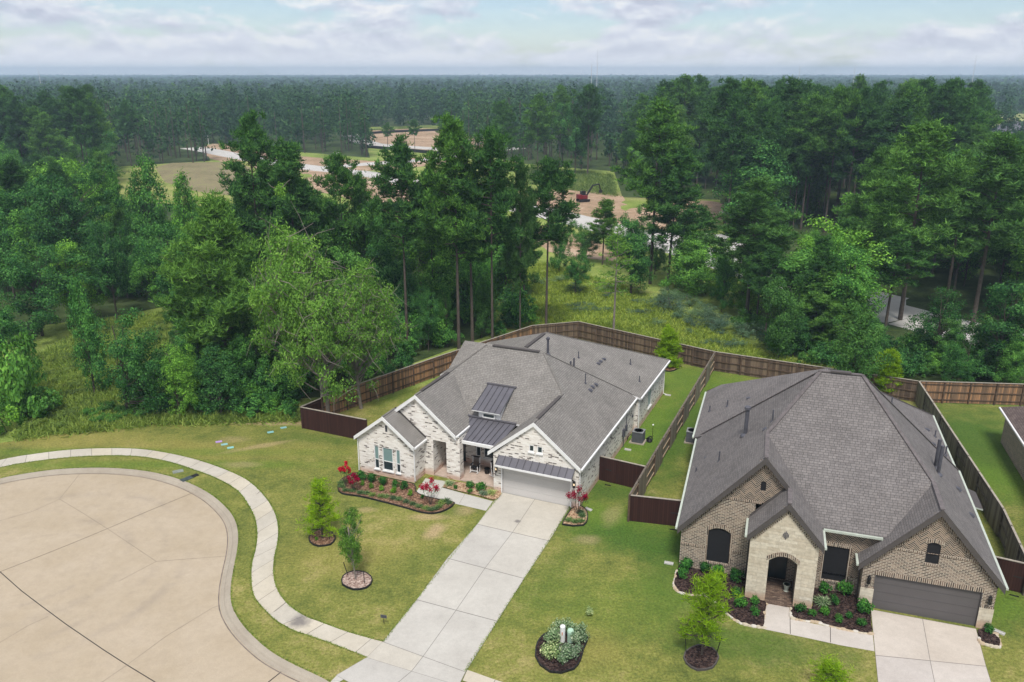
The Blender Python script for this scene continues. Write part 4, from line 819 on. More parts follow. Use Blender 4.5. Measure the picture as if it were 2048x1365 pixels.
def stained(pts, label, gate=None, side=1):
    t = fence_run('stained_fence', pts, label, h=1.85, style='stain', side=side, posts=3.2); o = pts[0]; a, b = pts[0] - o, pts[1] - o; d = (b - a).normalized(); n = Vector((-d.y, d.x, 0)) * -side
    if gate:
        p, q = a + d * gate[0] + n * .03, a + d * gate[1] + n * .03; g = MB(); c = n.normalized() * .012
        P = [p - c, q - c, q + c, p + c]
        for j in range(4): jj = (j + 1) % 4; g.face([(P[j].x, P[j].y, .06), (P[jj].x, P[jj].y, .06), (P[jj].x, P[jj].y, 1.80), (P[j].x, P[j].y, 1.80)])
        g.face([(x.x, x.y, 1.80) for x in P]); go = g.build('gate', M['stain'], t)
        for z in (.35, 1.5): MB().bar((*(q + n).xy, z), (*(q - d * .45 + n).xy, z), .02, .07).build('hinge', M['black'], go)
    return t
wl_ = HL.matrix_world @ Vector((5.5, 4.6, 0))
stained([top(1200, 913, 1.85), top(1292, 934, 1.85)], 'dark brown gate fence joining the white house to the boards', gate=(.15, 1.3), side=1)
stained([top(1259, 991, 1.85), top(1362, 1002, 1.85)], 'dark brown gate fence left of the brown brick house', gate=(2.0, 3.1), side=1)
stained([top(1988, 1113.6, 1.85), top(2090, 1137, 1.85)], 'dark brown gate fence right of the taupe garage door', gate=(.3, 1.4), side=1)
stained([gp(604, 857), gp(735, 884)], 'dark brown stained fence left of the white house', side=1)
fence_run('stained_fence', [gp(604, 857), FA], 'short stained fence return under the drooping tree', h=1.85, style='stain', side=-1)

# ------------------------------------------------------------------ leaf clouds (all foliage is made of leaf-sized faces)
def leaf_cloud(rng, centers, rad, n, size, asp=.6, up=.25, flat=.7, out=.8, tree_c=None):
    """n leaves round every centre; normals lean outwards so that clumps shade like foliage"""
    C = np.repeat(np.asarray(centers, float), n, 0); Rr = np.repeat(np.asarray(rad, float).reshape(-1, 1), n, 0)
    d = rng.normal(size=C.shape); d /= np.linalg.norm(d, axis=1, keepdims=True); r = rng.random((len(C), 1)) ** .45
    off = d * r * Rr; off[:, 2] *= flat; P = C + off
    nrm = d * out + rng.normal(size=C.shape) * .55; nrm[:, 2] += up
    if tree_c is not None: v = P - np.asarray(tree_c); v /= (np.linalg.norm(v, axis=1, keepdims=True) + 1e-6); nrm += v * .6
    nrm /= np.linalg.norm(nrm, axis=1, keepdims=True)
    t = np.cross(nrm, rng.normal(size=C.shape)); t /= np.linalg.norm(t, axis=1, keepdims=True); b = np.cross(nrm, t)
    s = size * (.6 + .8 * rng.random((len(C), 1)))
    V = np.stack([P - t * s * .5, P + b * s * asp * .5, P + t * s * .5, P - b * s * asp * .5], 1).reshape(-1, 3)
    return V
def needle_tufts(rng, centers, n, length, width, up=.35):
    C = np.repeat(np.asarray(centers, float), n, 0); d = rng.normal(size=C.shape); d[:, 2] = np.abs(d[:, 2]) * .7 + up * (rng.random(len(C)) - .2); d /= np.linalg.norm(d, axis=1, keepdims=True)
    L = length * (.6 + .7 * rng.random((len(C), 1))); t = np.cross(d, rng.normal(size=C.shape)); t /= np.linalg.norm(t, axis=1, keepdims=True); w = width * .5
    A = C + d * L * .08; B_ = C + d * L
    return np.stack([A - t * w, A + t * w, B_ + t * w * .55, B_ - t * w * .55], 1).reshape(-1, 3)
def quads(V): return np.arange(len(V)).reshape(-1, 4)
def wood(mb, a, b, r0, r1, rng, n=5, seg=4, wob=.06):
    a, b = Vector(a), Vector(b); L = (b - a).length; pts = []
    for k in range(seg + 1): t = k / seg; pts.append(a.lerp(b, t) + Vector(rng.normal(size=3) * wob * L * (0 if k in (0,) else .5) * t))
    mb.tube(pts, [r0 + (r1 - r0) * k / seg for k in range(seg + 1)], n, 0, False); return pts[-1]
PROTO = {}
def proto(key, tv, crown_v, crown_mat, bark, h, wdt):
    tm = bpy.data.meshes.new(key + '_trunk'); tm.from_pydata(tv.v, [], tv.f); tm.materials.append(M[bark]); tm.polygons.foreach_set('use_smooth', [True] * len(tm.polygons))
    cm = npmesh(key + '_crown', crown_v, quads(crown_v), M[crown_mat]); rr = np.hypot(crown_v[:, 0], crown_v[:, 1]); PROTO[key] = (tm, cm, float(np.percentile(crown_v[:, 2], 99.3)), 2 * float(np.percentile(rr, 93)))
def make_pine(key, seed, mat, H=23, crown0=.45, spread=4.2, nb=44, tuft=11, nl=.55, nw=.11, shape=1.0, dens=1.0, bark='bark', cl=1.0):
    rng = np.random.default_rng(seed); mb = MB(); lean = rng.normal(size=2) * .35
    spine = [Vector((lean[0] * t * t, lean[1] * t * t, H * t)) for t in np.linspace(0, 1, 9)]
    mb.tube(spine, [.26 * (1 - t * .93) * H / 23 + .02 for t in np.linspace(0, 1, 9)], 8, 0, False)
    at = lambda z: Vector((lean[0] * (z / H) ** 2, lean[1] * (z / H) ** 2, z)); C = []
    for k in range(nb):
        t = crown0 + (1 - crown0) * (k / nb) ** 1.05; z = H * t; f = (t - crown0) / (1 - crown0)
        L = spread * (.35 + 1.25 * math.sin(math.pi * min(1, (f * .78 + .2))) ** shape) * (1 - f * .62) * (.55 + .7 * rng.random())
        a = k * 2.4 + rng.random() * .9; up = .12 + .55 * f + rng.normal() * .14; s = at(z); e = s + Vector((math.cos(a) * L, math.sin(a) * L, L * up))
        wood(mb, s, e, .07 * (1 - f * .6), .015, rng, 4, 3, .10)
        m = max(2, int(2.2 + L * 1.5 * dens))
        for j in range(m):
            q = .38 + .66 * (j + rng.random() * .6) / m; c = s.lerp(e, q) + Vector(rng.normal(size=3) * np.array([.42, .42, .26]) * cl); C.append(c)
            if rng.random() < .55: wood(mb, s.lerp(e, q * .85), c, .02, .008, rng, 3, 1, 0)
    C += [at(H * (1 - .018 * i)) + Vector(rng.normal(size=3) * .25) for i in range(6)]
    C = np.array([list(c) for c in C]); sub = np.repeat(C, tuft, 0) + rng.normal(size=(len(C) * tuft, 3)) * np.array([.40, .40, .22]) * cl
    V = needle_tufts(rng, sub, 7, nl, nw)
    proto(key, mb, V, mat, bark, H, spread * 2)
def make_broad(key, seed, mat, H=13, rx=4.2, z0=.12, ncl=85, n=90, size=.30, bark='bark', crr=1.15, top=1.0, droop=0, twigs=0, trunks=1, asp=.62, shape='round', rings=2):
    rng = np.random.default_rng(seed); mb = MB(); C = []; R = []
    zc = H * (z0 + 1) / 2; rz = H * (1 - z0) / 2
    ends = []
    for k in range(trunks):
        b = Vector((rng.normal() * .5 * (trunks > 1), rng.normal() * .5 * (trunks > 1), 0)); e = Vector((b.x * 1.8 + rng.normal() * .4, b.y * 1.8 + rng.normal() * .4, H * (.66 if droop else .82))); wood(mb, b, e, .2 * H / 13, .05, rng, 7, 6, .03); ends.append((b, e))
    lobes = [(rng.normal(size=3) * np.array([rx * .45, rx * .45, rz * .38]), .45 + .35 * rng.random()) for _ in range(7)]
    while len(C) < ncl:
        d = rng.normal(size=3); d /= np.linalg.norm(d); r = .35 + .65 * rng.random() ** .5
        li = rng.integers(0, 8)
        if li < 7: lc, lr = lobes[li]; p = lc + d * r * lr * np.array([rx, rx, rz])
        else: p = d * r * np.array([rx, rx, rz])
        if shape == 'cone': 
            t = (p[2] + rz) / (2 * rz); sc = max(.12, 1.15 - t * 1.0); p[0] *= sc; p[1] *= sc
        if abs(p[2]) > rz * 1.02: continue
        p = np.array([p[0], p[1], zc + p[2] * top]); 
        if droop: p[2] -= droop * (math.hypot(p[0], p[1]) / rx) ** 2
        if p[2] < .3: continue
        C.append(p); R.append(crr * (.6 + .7 * rng.random()))
    for c, r in zip(C, R):
        if rng.random() < .5:
            b, e = ends[rng.integers(0, len(ends))]; t = min(.95, max(.12, (c[2] / H) * .75)); wood(mb, b.lerp(e, t), Vector(c), .06 * H / 13, .012, rng, 4, 3, .12)
        for _ in range(twigs):
            c2 = Vector(c) + Vector(rng.normal(size=3) * r * 1.1); wood(mb, Vector(c), c2, .03, .010, rng, 3, 2, .2)
    V = leaf_cloud(rng, C, R, n, size, asp, .3, .75, .7, (0, 0, zc * .8))
    proto(key, mb, V, mat, bark, H, rx * 2)
# kinds
for i in range(4): make_pine('pine%d' % i, 11 + i, 'pine', 23, [.42, .5, .36, .55][i], [4.4, 4.0, 3.8, 4.6][i], [46, 40, 52, 38][i], shape=[1, 1.3, .8, 1.2][i])
for i in range(2): make_pine('pinel%d' % i, 31 + i, 'pinel', 23, [.35, .42][i], [4.6, 4.2][i], 50)
make_pine('pinesp', 41, 'pinel', 16, .46, 2.6, 20, 4, .45, .07, dens=.7, bark='palebark')
make_pine('pinelow', 42, 'pinel', 17, .20, 4.6, 70, 13, .55, .09)
make_pine('pineyoung', 43, 'young', 4.2, .16, .95, 34, 5, .30, .030, dens=2.2, shape=.7, cl=.42)
make_pine('pineyoung1', 44, 'young', 4.2, .24, 1.0, 32, 5, .30, .030, dens=2.2, shape=.7, cl=.42)
make_pine('pineback', 45, 'young', 4.5, .05, 1.0, 60, 10, .34, .05, dens=2.2, shape=.8, cl=.45)
for i in range(4): make_broad('leaf%d' % i, 51 + i, 'leaf', 13, [4.2, 3.8, 4.6, 3.4][i], [.08, .12, .05, .1][i], [105, 95, 115, 90][i], 170, .25)
for i in range(3): make_broad('leafl%d' % i, 61 + i, 'leafl', 12, [3.8, 4.2, 3.2][i], [.1, .06, .12][i], 95, 165, .25)
make_broad('leafc', 66, 'leaf', 13, 3.2, .04, 95, 160, .25, shape='cone')
make_broad('oakbig', 67, 'leaf', 16, 6.0, .06, 240, 190, .22, crr=1.0)
make_broad('elm0', 71, 'elm', 16, 5.0, .17, 210, 200, .23, crr=.95, droop=.5, twigs=2, bark='palebark', trunks=2, asp=.36)
make_broad('elm1', 72, 'elm', 15, 4.4, .15, 150, 170, .22, crr=.9, droop=.5, twigs=4, bark='palebark', asp=.36)
make_broad('bushy0', 81, 'leaf', 3, 2.2, .02, 40, 70, .26, crr=.7); make_broad('bushy1', 82, 'leafl', 2.6, 1.9, .02, 36, 70, .24, crr=.65); make_broad('bushy2', 83, 'weed', 2.0, 1.9, .0, 34, 70, .22, crr=.6, asp=.4); make_broad('bushy3', 84, 'sage', 2.6, 2.6, .0, 44, 70, .20, crr=.7, asp=.35)
make_broad('youngoak', 85, 'oaky', 4.0, .95, .24, 130, 75, .11, crr=.30, bark='palebark', asp=.45)
def plant_tree(key, p, h, w, name, label, cat, group=None, rz=None):
    tm, cm, H0, W0 = PROTO[key]; t = empty(name, p, rz if rz is not None else random.random() * 6.28, label, cat, group); t.scale = (w / W0, w / W0, h / H0)
    for nm, me in (('trunk', tm), ('crown', cm)):
        o = bpy.data.objects.new(nm, me); COL.objects.link(o); o.parent = t
    return t
random.seed(7)
def hero(key, x, base, topy, wpx, label, name='pine_tree', cat='pine tree', group=None):
    p = gp(x, base); h = height_at(p, topy); w = wpx * depth(p) / F_PX
    return plant_tree(key, p, h, w, name, label, cat, group)
BL = dict(name='broadleaf_tree', cat='tree')
heroes = [
 ('pinelow', 460, 772, 402, 190, 'slender light pine with a bare lower trunk left of the drooping tree', {}),
 ('elm0', 660, 836, 446, 235, 'large feathery light green tree with pale bare twigs overhanging the stained fence', BL),
 ('elm1', 722, 818, 560, 150, 'feathery tree with bare grey twigs leaning toward the white house', BL),
 ('leaf0', 255, 828, 622, 175, 'dark round broadleaf tree standing right at the left lawn edge', BL),
 ('leafc', 190, 790, 560, 62, 'thin leaning dark tree rising left of the lawn edge tree', BL),
 ('leaf2', 85, 672, 492, 215, 'wide dense rounded tree by the small meadow at far left', BL),
 ('leafl1', 155, 650, 485, 95, 'yellow green topped tree crowding the wide round tree at left', BL),
 ('bushy1', 45, 842, 682, 130, 'pale green bushy tree nearest the left edge of the photo', BL),
 ('leaf1', 8, 735, 590, 100, 'dark full tree cut by the left edge above the pale bush', BL),
 ('oakbig', 140, 600, 342, 190, 'big soft domed dark oak in the left wood', BL),
 ('leaf1', 235, 640, 440, 90, 'upright broadleaf tree with bright tip between oak and pine at left', BL),
 ('leafc', 318, 560, 318, 84, 'tall dark spire shaped tree in front of the brown clearing', BL),
 ('leafc', 257, 560, 345, 50, 'narrow dark spire left of the tallest spire before the clearing', BL),
 ('leafc', 388, 590, 352, 70, 'dark pointed tree at the right end of the clearing', BL),
 ('leaf3', 350, 640, 450, 90, 'middle height dark tree behind the slender light pine', BL),
 ('leafl2', 408, 620, 445, 70, 'small bright green tree behind the slender light pine', BL),
 ('pine0', 532, 650, 232, 120, 'tall dark pine with a pointed top left of centre', {}),
 ('pine2', 603, 655, 288, 125, 'broad dark pine joined to the right side of the pointed one', {}),
 ('leafl2', 606, 640, 402, 62, 'bright yellow green tree top standing above the feathery tree', BL),
 ('pine3', 697, 660, 312, 95, 'thin dark pine with a gap right of it over the road', {}),
 ('pine1', 815, 690, 281, 112, 'flat topped dark pine with open branches left of the central group', {}),
 ('pine0', 918, 700, 240, 140, 'tallest pine of the central group behind the white house', {}),
 ('pine3', 985, 700, 262, 120, 'second tall pine right in the central group with bare trunk', {}),
 ('pine1', 945, 690, 330, 120, 'lower pine in the middle of the central group', {}),
 ('pinel0', 1040, 690, 330, 70, 'slim pine at the right edge of the central group', {}),
 ('pine3', 1092, 668, 322, 120, 'lone pine with dark trunk rising from the corner of the back fence', {}),
 ('pinesp', 1226, 690, 452, 92, 'sparse pale pine with bare branches standing behind the back fence', {}),
 ('pine0', 1300, 568, 206, 130, 'tall pine right of the red excavator', {}),
 ('pine2', 1335, 580, 300, 110, 'full pine just right of the tall excavator side pine', {}),
 ('pinel1', 1492, 640, 360, 150, 'light green pine rising alone in front of the dark right wood', {}),
 ('leafl1', 1660, 640, 446, 170, 'rounded bright green tree in the middle of the right wood', BL),
 ('leafl0', 1590, 650, 480, 120, 'soft bright tree left of the rounded bright one', BL),
 ('leafl2', 1555, 720, 560, 70, 'lime green sapling over the dark gap in the right wood', BL),
 ('pinel0', 1800, 640, 250, 190, 'huge light pine at right with a spreading top', {}),
 ('pinel1', 1945, 650, 275, 170, 'light pine nearest the right edge with layered branches', {}),
 ('pinel0', 1725, 600, 300, 110, 'light pine on the left flank of the huge one at right', {}),
 ('pine1', 1770, 660, 470, 110, 'dark low pine beside the pale concrete patch', {}),
 ('pinelow', 1640, 700, 545, 130, 'olive pine in front of the concrete patch', {}),
 ('leaf0', 1870, 730, 590, 150, 'dense dark green tree right of the olive pine', BL),
 ('leafl1', 1700, 790, 610, 100, 'bright leafed tree above the far right fence bend', BL),
 ('leaf3', 1990, 760, 560, 130, 'dark tree behind the far right lawn fence', BL),
 ('bushy1', 30, 800, 700, 110, 'pale leafy bush rising behind the one nearest the left edge', BL),
 ('pine1', 776, 300, 246, 24, 'small far pine before the upper dirt lot, left one', {}),
 ('pine3', 830, 306, 240, 26, 'small far pine before the upper dirt lot, middle one', {}),
 ('pine0', 895, 318, 232, 32, 'small far pine before the upper dirt lot, right one', {}),
 ('pine2', 1010, 345, 205, 60, 'far pine right behind the top of the central group', {}),
 ('pine0', 1075, 352, 190, 62, 'far pine left of the far green meadow', {}),
 ('leaf1', 1150, 350, 210, 70, 'far rounded tree above the far green meadow', BL),
 ('pine3', 1175, 352, 172, 66, 'tall far pine above the excavator', {}),
 ('leaf2', 1118, 545, 425, 66, 'leafy tree on the far rim of the meadow just right of the corner pine', BL),
 ('pine2', 1205, 530, 400, 58, 'dark pine on the far rim of the meadow behind the sparse pale pine', {}),
 ('leaf0', 1255, 525, 415, 70, 'dark rounded tree at the foot of the tall pine right of the excavator', BL),
 ('leafl0', 1165, 520, 455, 60, 'low bright tree hiding the pale road below the excavator', BL),
 ('leaf1', 1150, 590, 500, 60, 'dark leafy tree in front of the pale road right of the lone corner pine', BL),
 ('leaf3', 1262, 590, 440, 90, 'leafy tree between the sparse pale pine and the tall pine', BL),
 ('leafl1', 1385, 590, 470, 120, 'bright leafy tree at the right end of the open meadow', BL),
 ('pine1', 1400, 560, 420, 70, 'short dark pine left of the lone light green pine', {}),
 ('pine2', 742, 640, 352, 80, 'short full pine between the thin and the flat topped pines', {}),
 ('pine3', 868, 640, 340, 80, 'open pine filling the gap left of the central group', {}),
 ('leaf2', 655, 640, 395, 90, 'dark leafy tree left of the thin dark pine', BL),
 ('leaf0', 780, 650, 430, 110, 'dark leafy tree under the flat topped pine', BL),
 ('pine2', 1048, 600, 400, 70, 'narrow dark pine right of the central group', {}),
 ('pine1', 1760, 470, 205, 120, 'dark pine top at the skyline behind the huge light pine', {}),
]
for k, x, b, t, w, lab, kw in heroes: hero(k, x, b, t, w, lab, **kw)
# ------------------------------------------------------------------ woods
CLEAR = [[(225, 335), (420, 325), (412, 288), (560, 303), (740, 318), (725, 262), (900, 258), (900, 300), (1050, 330), (1225, 345), (1240, 400), (1440, 405), (1440, 462), (1300, 500), (1100, 470), (900, 440), (640, 420), (450, 400), (240, 395)],
         [(1000, 520), (1060, 486), (1290, 540), (1345, 600), (1430, 650), (1500, 700), (1760, 775), (1430, 742), (1300, 728), (1150, 700), (1040, 690)],
         [(90, 690), (230, 635), (340, 615), (330, 650), (210, 700), (190, 780), (240, 835), (60, 880), (100, 760)], [(1180, 222), (1290, 222), (1290, 262), (1180, 262)], [(1900, 236), (2100, 236), (2100, 285), (1900, 285)],
         [(1590, 560), (1840, 560), (1850, 640), (1700, 625), (1580, 590)]]
ROAD = [(380, 296), (415, 301), (470, 312), (545, 325), (640, 338), (760, 352), (880, 383), (1000, 408), (1100, 428), (1200, 452), (1300, 478), (1400, 508), (1500, 540), (1650, 588), (1820, 636), (2080, 700)]
road_w = smooth_line([gp(*q) for q in ROAD], 6)
lot = [(-400, 940), (0, 880), (300, 845), (600, 825), (640, 800), (866, 715), (1064, 680), (1157, 672), (1430, 730), (1838, 795), (2400, 800), (2400, 3000), (-400, 3000)]
CAP = [(-200, 250), (100, 260), (215, 270), (235, 410), (480, 420), (500, 330), (640, 330), (660, 400), (860, 380), (880, 330), (1050, 340), (1060, 420), (1180, 440), (1200, 400), (1230, 330), (1370, 340), (1380, 450), (1420, 450), (1440, 440), (1560, 440), (1580, 470), (1700, 420), (1730, 300), (2300, 290)]
def cap_y(x):
    for (a, ya), (b, yb) in zip(CAP[:-1], CAP[1:]):
        if a <= x <= b: return ya + (yb - ya) * (x - a) / (b - a)
    return 300
rng = np.random.default_rng(5)
cand = []
def blocked(p, marg=4.5):
    x, y = to_px(p)
    if inside((x, y), lot): return True
    for c in CLEAR:
        if inside((x, y), c): return True
    for q in road_w:
        if abs(q.y - p.y) < 14 and (q - p).length < (8.5 if p.y > 120 else 7): return True
    return False
Y = 60.0
while Y < 330:
    sp = 4.9 if Y < 120 else (6.0 if Y < 180 else 7.5); half = Y * 1024 / F_PX * 1.12 + 8; X = -half
    while X < half:
        p = Vector((X + rng.normal() * sp * .3, Y + rng.normal() * sp * .3, 0))
        if not blocked(p): cand.append(p)
        X += sp
    Y += sp
far_pts = []; npine = nbroad = 0
ZN = lambda x: 'left of the white house' if x < 480 else ('behind the white house' if x < 1060 else ('between the excavator and the lone light pine' if x < 1440 else 'behind the brown brick house'))
cand.sort(key=lambda p: p.y)
for p in cand:
    x, y = to_px(p)
    if x < -80 or x > 2130: far_pts.append((p, None)) if p.y > 150 else None; continue
    near = (x < 1440 and y > 385) or (x >= 1440 and y > 475) or p.y < 120
    pine = rng.random() < (.30 if p.y < 110 else .55 if near else .72)
    if x > 1440 and y > 500: pine = rng.random() < .28
    if near:
        hmax = height_at(p, cap_y(x) + 10 + rng.random() * 90)
        if 1000 < x < 1440 and y < 560: hmax = min(hmax, height_at(p, 480))
        h = min(hmax, (21 if pine else 13) * (.7 + .45 * rng.random()))
        if y > 660 and x < 1000: h = min(h, 5.5 + 1.5 * rng.random())
        if x < 350 and y > 605: continue
        if y > 700 and x > 1000: h = min(h, 5)
        if x > 1925 and 560 > y: h = min(h, height_at(p, 262 + 12 * rng.random()))
        if 1690 < x < 1830 and y > 620: h = min(h, height_at(p, 632))
        if h < 2.2: continue
        if pine and h < 9: pine = False
        if pine and h < 8: pine = False
    else:
        h = (22 if pine else 14) * (.78 + .35 * rng.random())
        if x > 1230 and p.y < 260: h *= 1.08
        if 215 < x < 450 and p.y < 250: h *= .8
        hm = height_at(p, 150 + 14 * abs(rng.normal())); h = min(h, hm)
        if x > 1925: h = min(h, height_at(p, 266 + 8 * rng.random()))
        if 1195 < x < 1275 and y > 262: h = min(h, height_at(p, 264))
        if h < 2.5: continue
    w = h * (.36 if pine else .62) * (.8 + .4 * rng.random()); w = max(w, 3.2)
    grp = 'woodland ' + ('pines ' if pine else 'broadleaf trees ') + ZN(x) + (', near rows' if near else ', far rows')
    if pine and npine < 285:
        npine += 1; lab = ('tall' if h > 14 else 'short') + ' unnamed pine filling the ' + ('near' if near else 'distant') + ' wood ' + ZN(x)
        plant_tree(['pine0', 'pine1', 'pine2', 'pine3', 'pinel0', 'pinel1'][int(rng.integers(0, 6 if rng.random() < .5 else 4))], p, h, max(w, 4.2), 'pine_tree', lab.replace('unnamed ', ''), 'pine tree', grp)
    elif not pine and nbroad < 285:
        nbroad += 1; lab = ('leafy tree' if h > 6 else 'low leafy tree') + ' filling the ' + ('near' if near else 'distant') + ' wood ' + ZN(x)
        plant_tree(['leaf0', 'leaf1', 'leaf2', 'leaf3', 'leafc', 'leafl0', 'leafl1', 'leafl2'][int(rng.integers(0, 8))], p, h, w, 'broadleaf_tree', lab, 'tree', grp)
    else: far_pts.append((p, h))
# the far wood, one mass to the horizon: crowns built of leaf clumps, coarser with distance
def far_wood():
    VS = []; A = []; rngf = np.random.default_rng(9); TV = MB()
    def crown(p, h, n, s, pine):
        z0 = h * (.12 if pine else .02); rz = (h - z0) / 2; zc = z0 + rz; rx = (3.1 if pine else 4.2) * h / 20 * 1.4
        nc = max(3, n // 9); d = rngf.normal(size=(nc, 3)); d /= np.linalg.norm(d, axis=1, keepdims=True); c = d * (.3 + .7 * rngf.random((nc, 1))) * np.array([rx, rx, rz])
        if pine: t = (c[:, 2] + rz) / (2 * rz); c[:, :2] *= (1.15 - .75 * t)[:, None]
        c += np.array([p.x, p.y, zc]); V = leaf_cloud(rngf, c, np.full(nc, rx * .45), 9, s, .7, .35, .6, .8, (p.x, p.y, zc)); VS.append(V); A.append(np.full(len(V), rngf.random()))
        return V
    for p, h in far_pts:
        if p.y > 333 and False: continue
        pine = rngf.random() < .7; h = h or 21 * (.8 + .3 * rngf.random()); crown(p, h, 190, .85, pine)
        TV.tube([(p.x, p.y, 0), (p.x, p.y, h * .8)], [.22, .1], 4, 0, False)
    Y = 333.0
    while Y < 1500:
        sp = 7.6 + (Y - 330) * .012; half = Y * 1024 / F_PX * 1.15 + 15; X = -half
        n = int(np.interp(Y, [330, 600, 1500], [430, 120, 27])); s = float(np.interp(Y, [330, 600, 1500], [.82, 1.55, 4.2]))
        while X < half:
            p = Vector((X + rngf.normal() * sp * .6, Y + rngf.normal() * sp * .6, 0))
            if not blocked(p) or Y > 620:
                pine = rngf.random() < .7; h = (20.5 if pine else 15) * (.62 + .50 * rngf.random() ** .8); crown(p, h, n, s, pine)
                if Y < 420 and rngf.random() < .25: TV.tube([(p.x, p.y, 0), (p.x, p.y, h * .8)], [.24, .1], 3, 0, False)
            X += sp
        Y += sp
    while Y < 4900:
        sp = 22 + (Y - 1500) * .012; half = Y * 1024 / F_PX * 1.12 + 30; X = -half
        while X < half:
            p = Vector((X + rngf.normal() * sp * .7, Y + rngf.normal() * sp * .7, 0)); h = 18.5 * (.78 + .28 * rngf.random()) + (rngf.random() * 4.5 if rngf.random() < .12 else 0)
            crown(p, h, 27, sp * .30, True); c = rngf.normal(size=(2, 3)) * np.array([sp * .35, sp * .35, 1]) + np.array([p.x, p.y, 13.5])
            VS.append(leaf_cloud(rngf, c, np.full(2, sp * .5), 8, sp * .42, .8, 2.0, .12, .3)); A.append(np.full(len(VS[-1]), .3)); X += sp
        Y += sp
    V = np.concatenate(VS); o = bpy.data.objects.new('far_forest', npmesh('far_forest', V, quads(V), M['far'], np.concatenate(A))); COL.objects.link(o)
    tag(o, 'pine and broadleaf forest stretching from the clearings to the horizon', 'forest', kind='stuff')
    tt = TV.build('trunks', M['bark'], o); tag(tt, kind='stuff'); return len(V) // 4
nfar = far_wood()
# forest floor under the trees
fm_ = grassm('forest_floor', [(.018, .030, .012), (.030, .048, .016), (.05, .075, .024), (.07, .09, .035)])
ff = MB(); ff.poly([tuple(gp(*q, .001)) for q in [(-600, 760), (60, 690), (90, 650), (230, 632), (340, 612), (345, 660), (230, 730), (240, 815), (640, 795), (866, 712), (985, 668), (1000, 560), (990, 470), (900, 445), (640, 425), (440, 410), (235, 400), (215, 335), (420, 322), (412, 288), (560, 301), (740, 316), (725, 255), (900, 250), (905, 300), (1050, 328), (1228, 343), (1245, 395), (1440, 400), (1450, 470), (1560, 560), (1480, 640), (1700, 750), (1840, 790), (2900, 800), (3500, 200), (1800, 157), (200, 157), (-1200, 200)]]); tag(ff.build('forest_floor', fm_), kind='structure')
print('pines', npine, 'broad', nbroad, 'rest', len(far_pts), 'far quads', nfar)

# ------------------------------------------------------------------ planting beds, edging, small plants
def bed(px, mat, label, edge=None, z=.05, stones=None, name='flower_bed'):
    pts = smooth_line([gp(*q) for q in px + [px[0]]], .35)[:-1]; mb = MB(); rr_ = random.Random(len(px))
    c = sum(pts, Vector((0, 0, 0))) / len(pts); o0 = Vector((c.x, c.y, 0)); t = empty(name, o0, 0, label, 'garden bed')
    mb.poly([(p.x - c.x, p.y - c.y, z + .05) for p in pts]); mb.build('mulch', M[mat], t)
    if edge:
        e = MB()
        for a, b in zip(pts, pts[1:] + pts[:1]): e.bar((a.x - c.x, a.y - c.y, .05), (b.x - c.x, b.y - c.y, .05), .06, .15)
        e.build('edging', M[edge], t)
    return t, pts
def stones_along(par, px, n, label=None):
    pts = smooth_line([gp(*q) for q in px], .05); rs_ = random.Random(n); L = len(pts); o = par.location
    for k in range(n):
        p = pts[int(k * (L - 1) / max(1, n - 1))] - o; q = pts[min(L - 1, int(k * (L - 1) / max(1, n - 1)) + 3)] - o; d = (q - p); ang = math.atan2(d.y, d.x) if d.length else 0
        l, w_, h = .13 + rs_.random() * .07, .075 + rs_.random() * .03, .07 + rs_.random() * .05; mb = MB(); ring = 7
        prof = [(1.0, 0), (1.05, .5), (.8, 1.0)]; V0 = []
        for r, zz in prof:
            for j in range(ring): a = 2 * math.pi * j / ring + .2 * rs_.random(); V0.append((math.cos(a) * l * r * (.85 + .3 * rs_.random()), math.sin(a) * w_ * r * (.85 + .3 * rs_.random()), zz * h))
        for i in range(2):
            for j in range(ring): a_, b_ = i * ring + j, i * ring + (j + 1) % ring; mb.face([V0[a_], V0[b_], V0[b_ + ring], V0[a_ + ring]])
        mb.face(V0[2 * ring:]); so_ = mb.build('edging_stone', stone_mats[rs_.randrange(3)], par); so_.location = p; so_.rotation_euler = (0, 0, ang)
stone_mats = [plain('edging_stone_a', (.46, .40, .31), .9, .2, 4), plain('edging_stone_b', (.52, .48, .42), .9, .2, 4), plain('edging_stone_c', (.42, .33, .23), .9, .2, 4)]
def small_plant(key, h, w, mat, n=240, size=.09, kind='ball', seed=1, flower=None):
    rng = np.random.default_rng(seed)
    if kind == 'tuft':
        d = rng.normal(size=(n, 3)); d[:, 2] = np.abs(d[:, 2]) + .55; d /= np.linalg.norm(d, axis=1, keepdims=True); Lm = h * (.8 + .5 * rng.random((n, 1))); b0 = rng.normal(size=(n, 3)) * np.array([w * .12, w * .12, 0]); t = np.cross(d, rng.normal(size=(n, 3))); t /= np.linalg.norm(t, axis=1, keepdims=True); ww = size * .5
        mid = b0 + d * Lm * .6; tip = mid + d * Lm * .4 * np.array([1.4, 1.4, .1]); V1 = np.stack([b0 - t * ww, b0 + t * ww, mid + t * ww, mid - t * ww], 1).reshape(-1, 3); V2 = np.stack([mid - t * ww, mid + t * ww, tip + t * ww * .3, tip - t * ww * .3], 1).reshape(-1, 3); V = np.concatenate([V1, V2])
    else:
        nc = 14; d = rng.normal(size=(nc, 3)); d /= np.linalg.norm(d, axis=1, keepdims=True); C = d * np.array([w * .33, w * .33, h * .3]) * (.5 + .6 * rng.random((nc, 1))) + np.array([0, 0, h * .5])
        V = leaf_cloud(rng, C, np.full(nc, w * .22), n // nc, size, .55, .4, 1.0, .7, (0, 0, h * .3))
        V[:, 2] = np.maximum(V[:, 2], .02)
    me = npmesh(key, V, quads(V), M[mat]); PROTO[key] = (None, me, h, w)
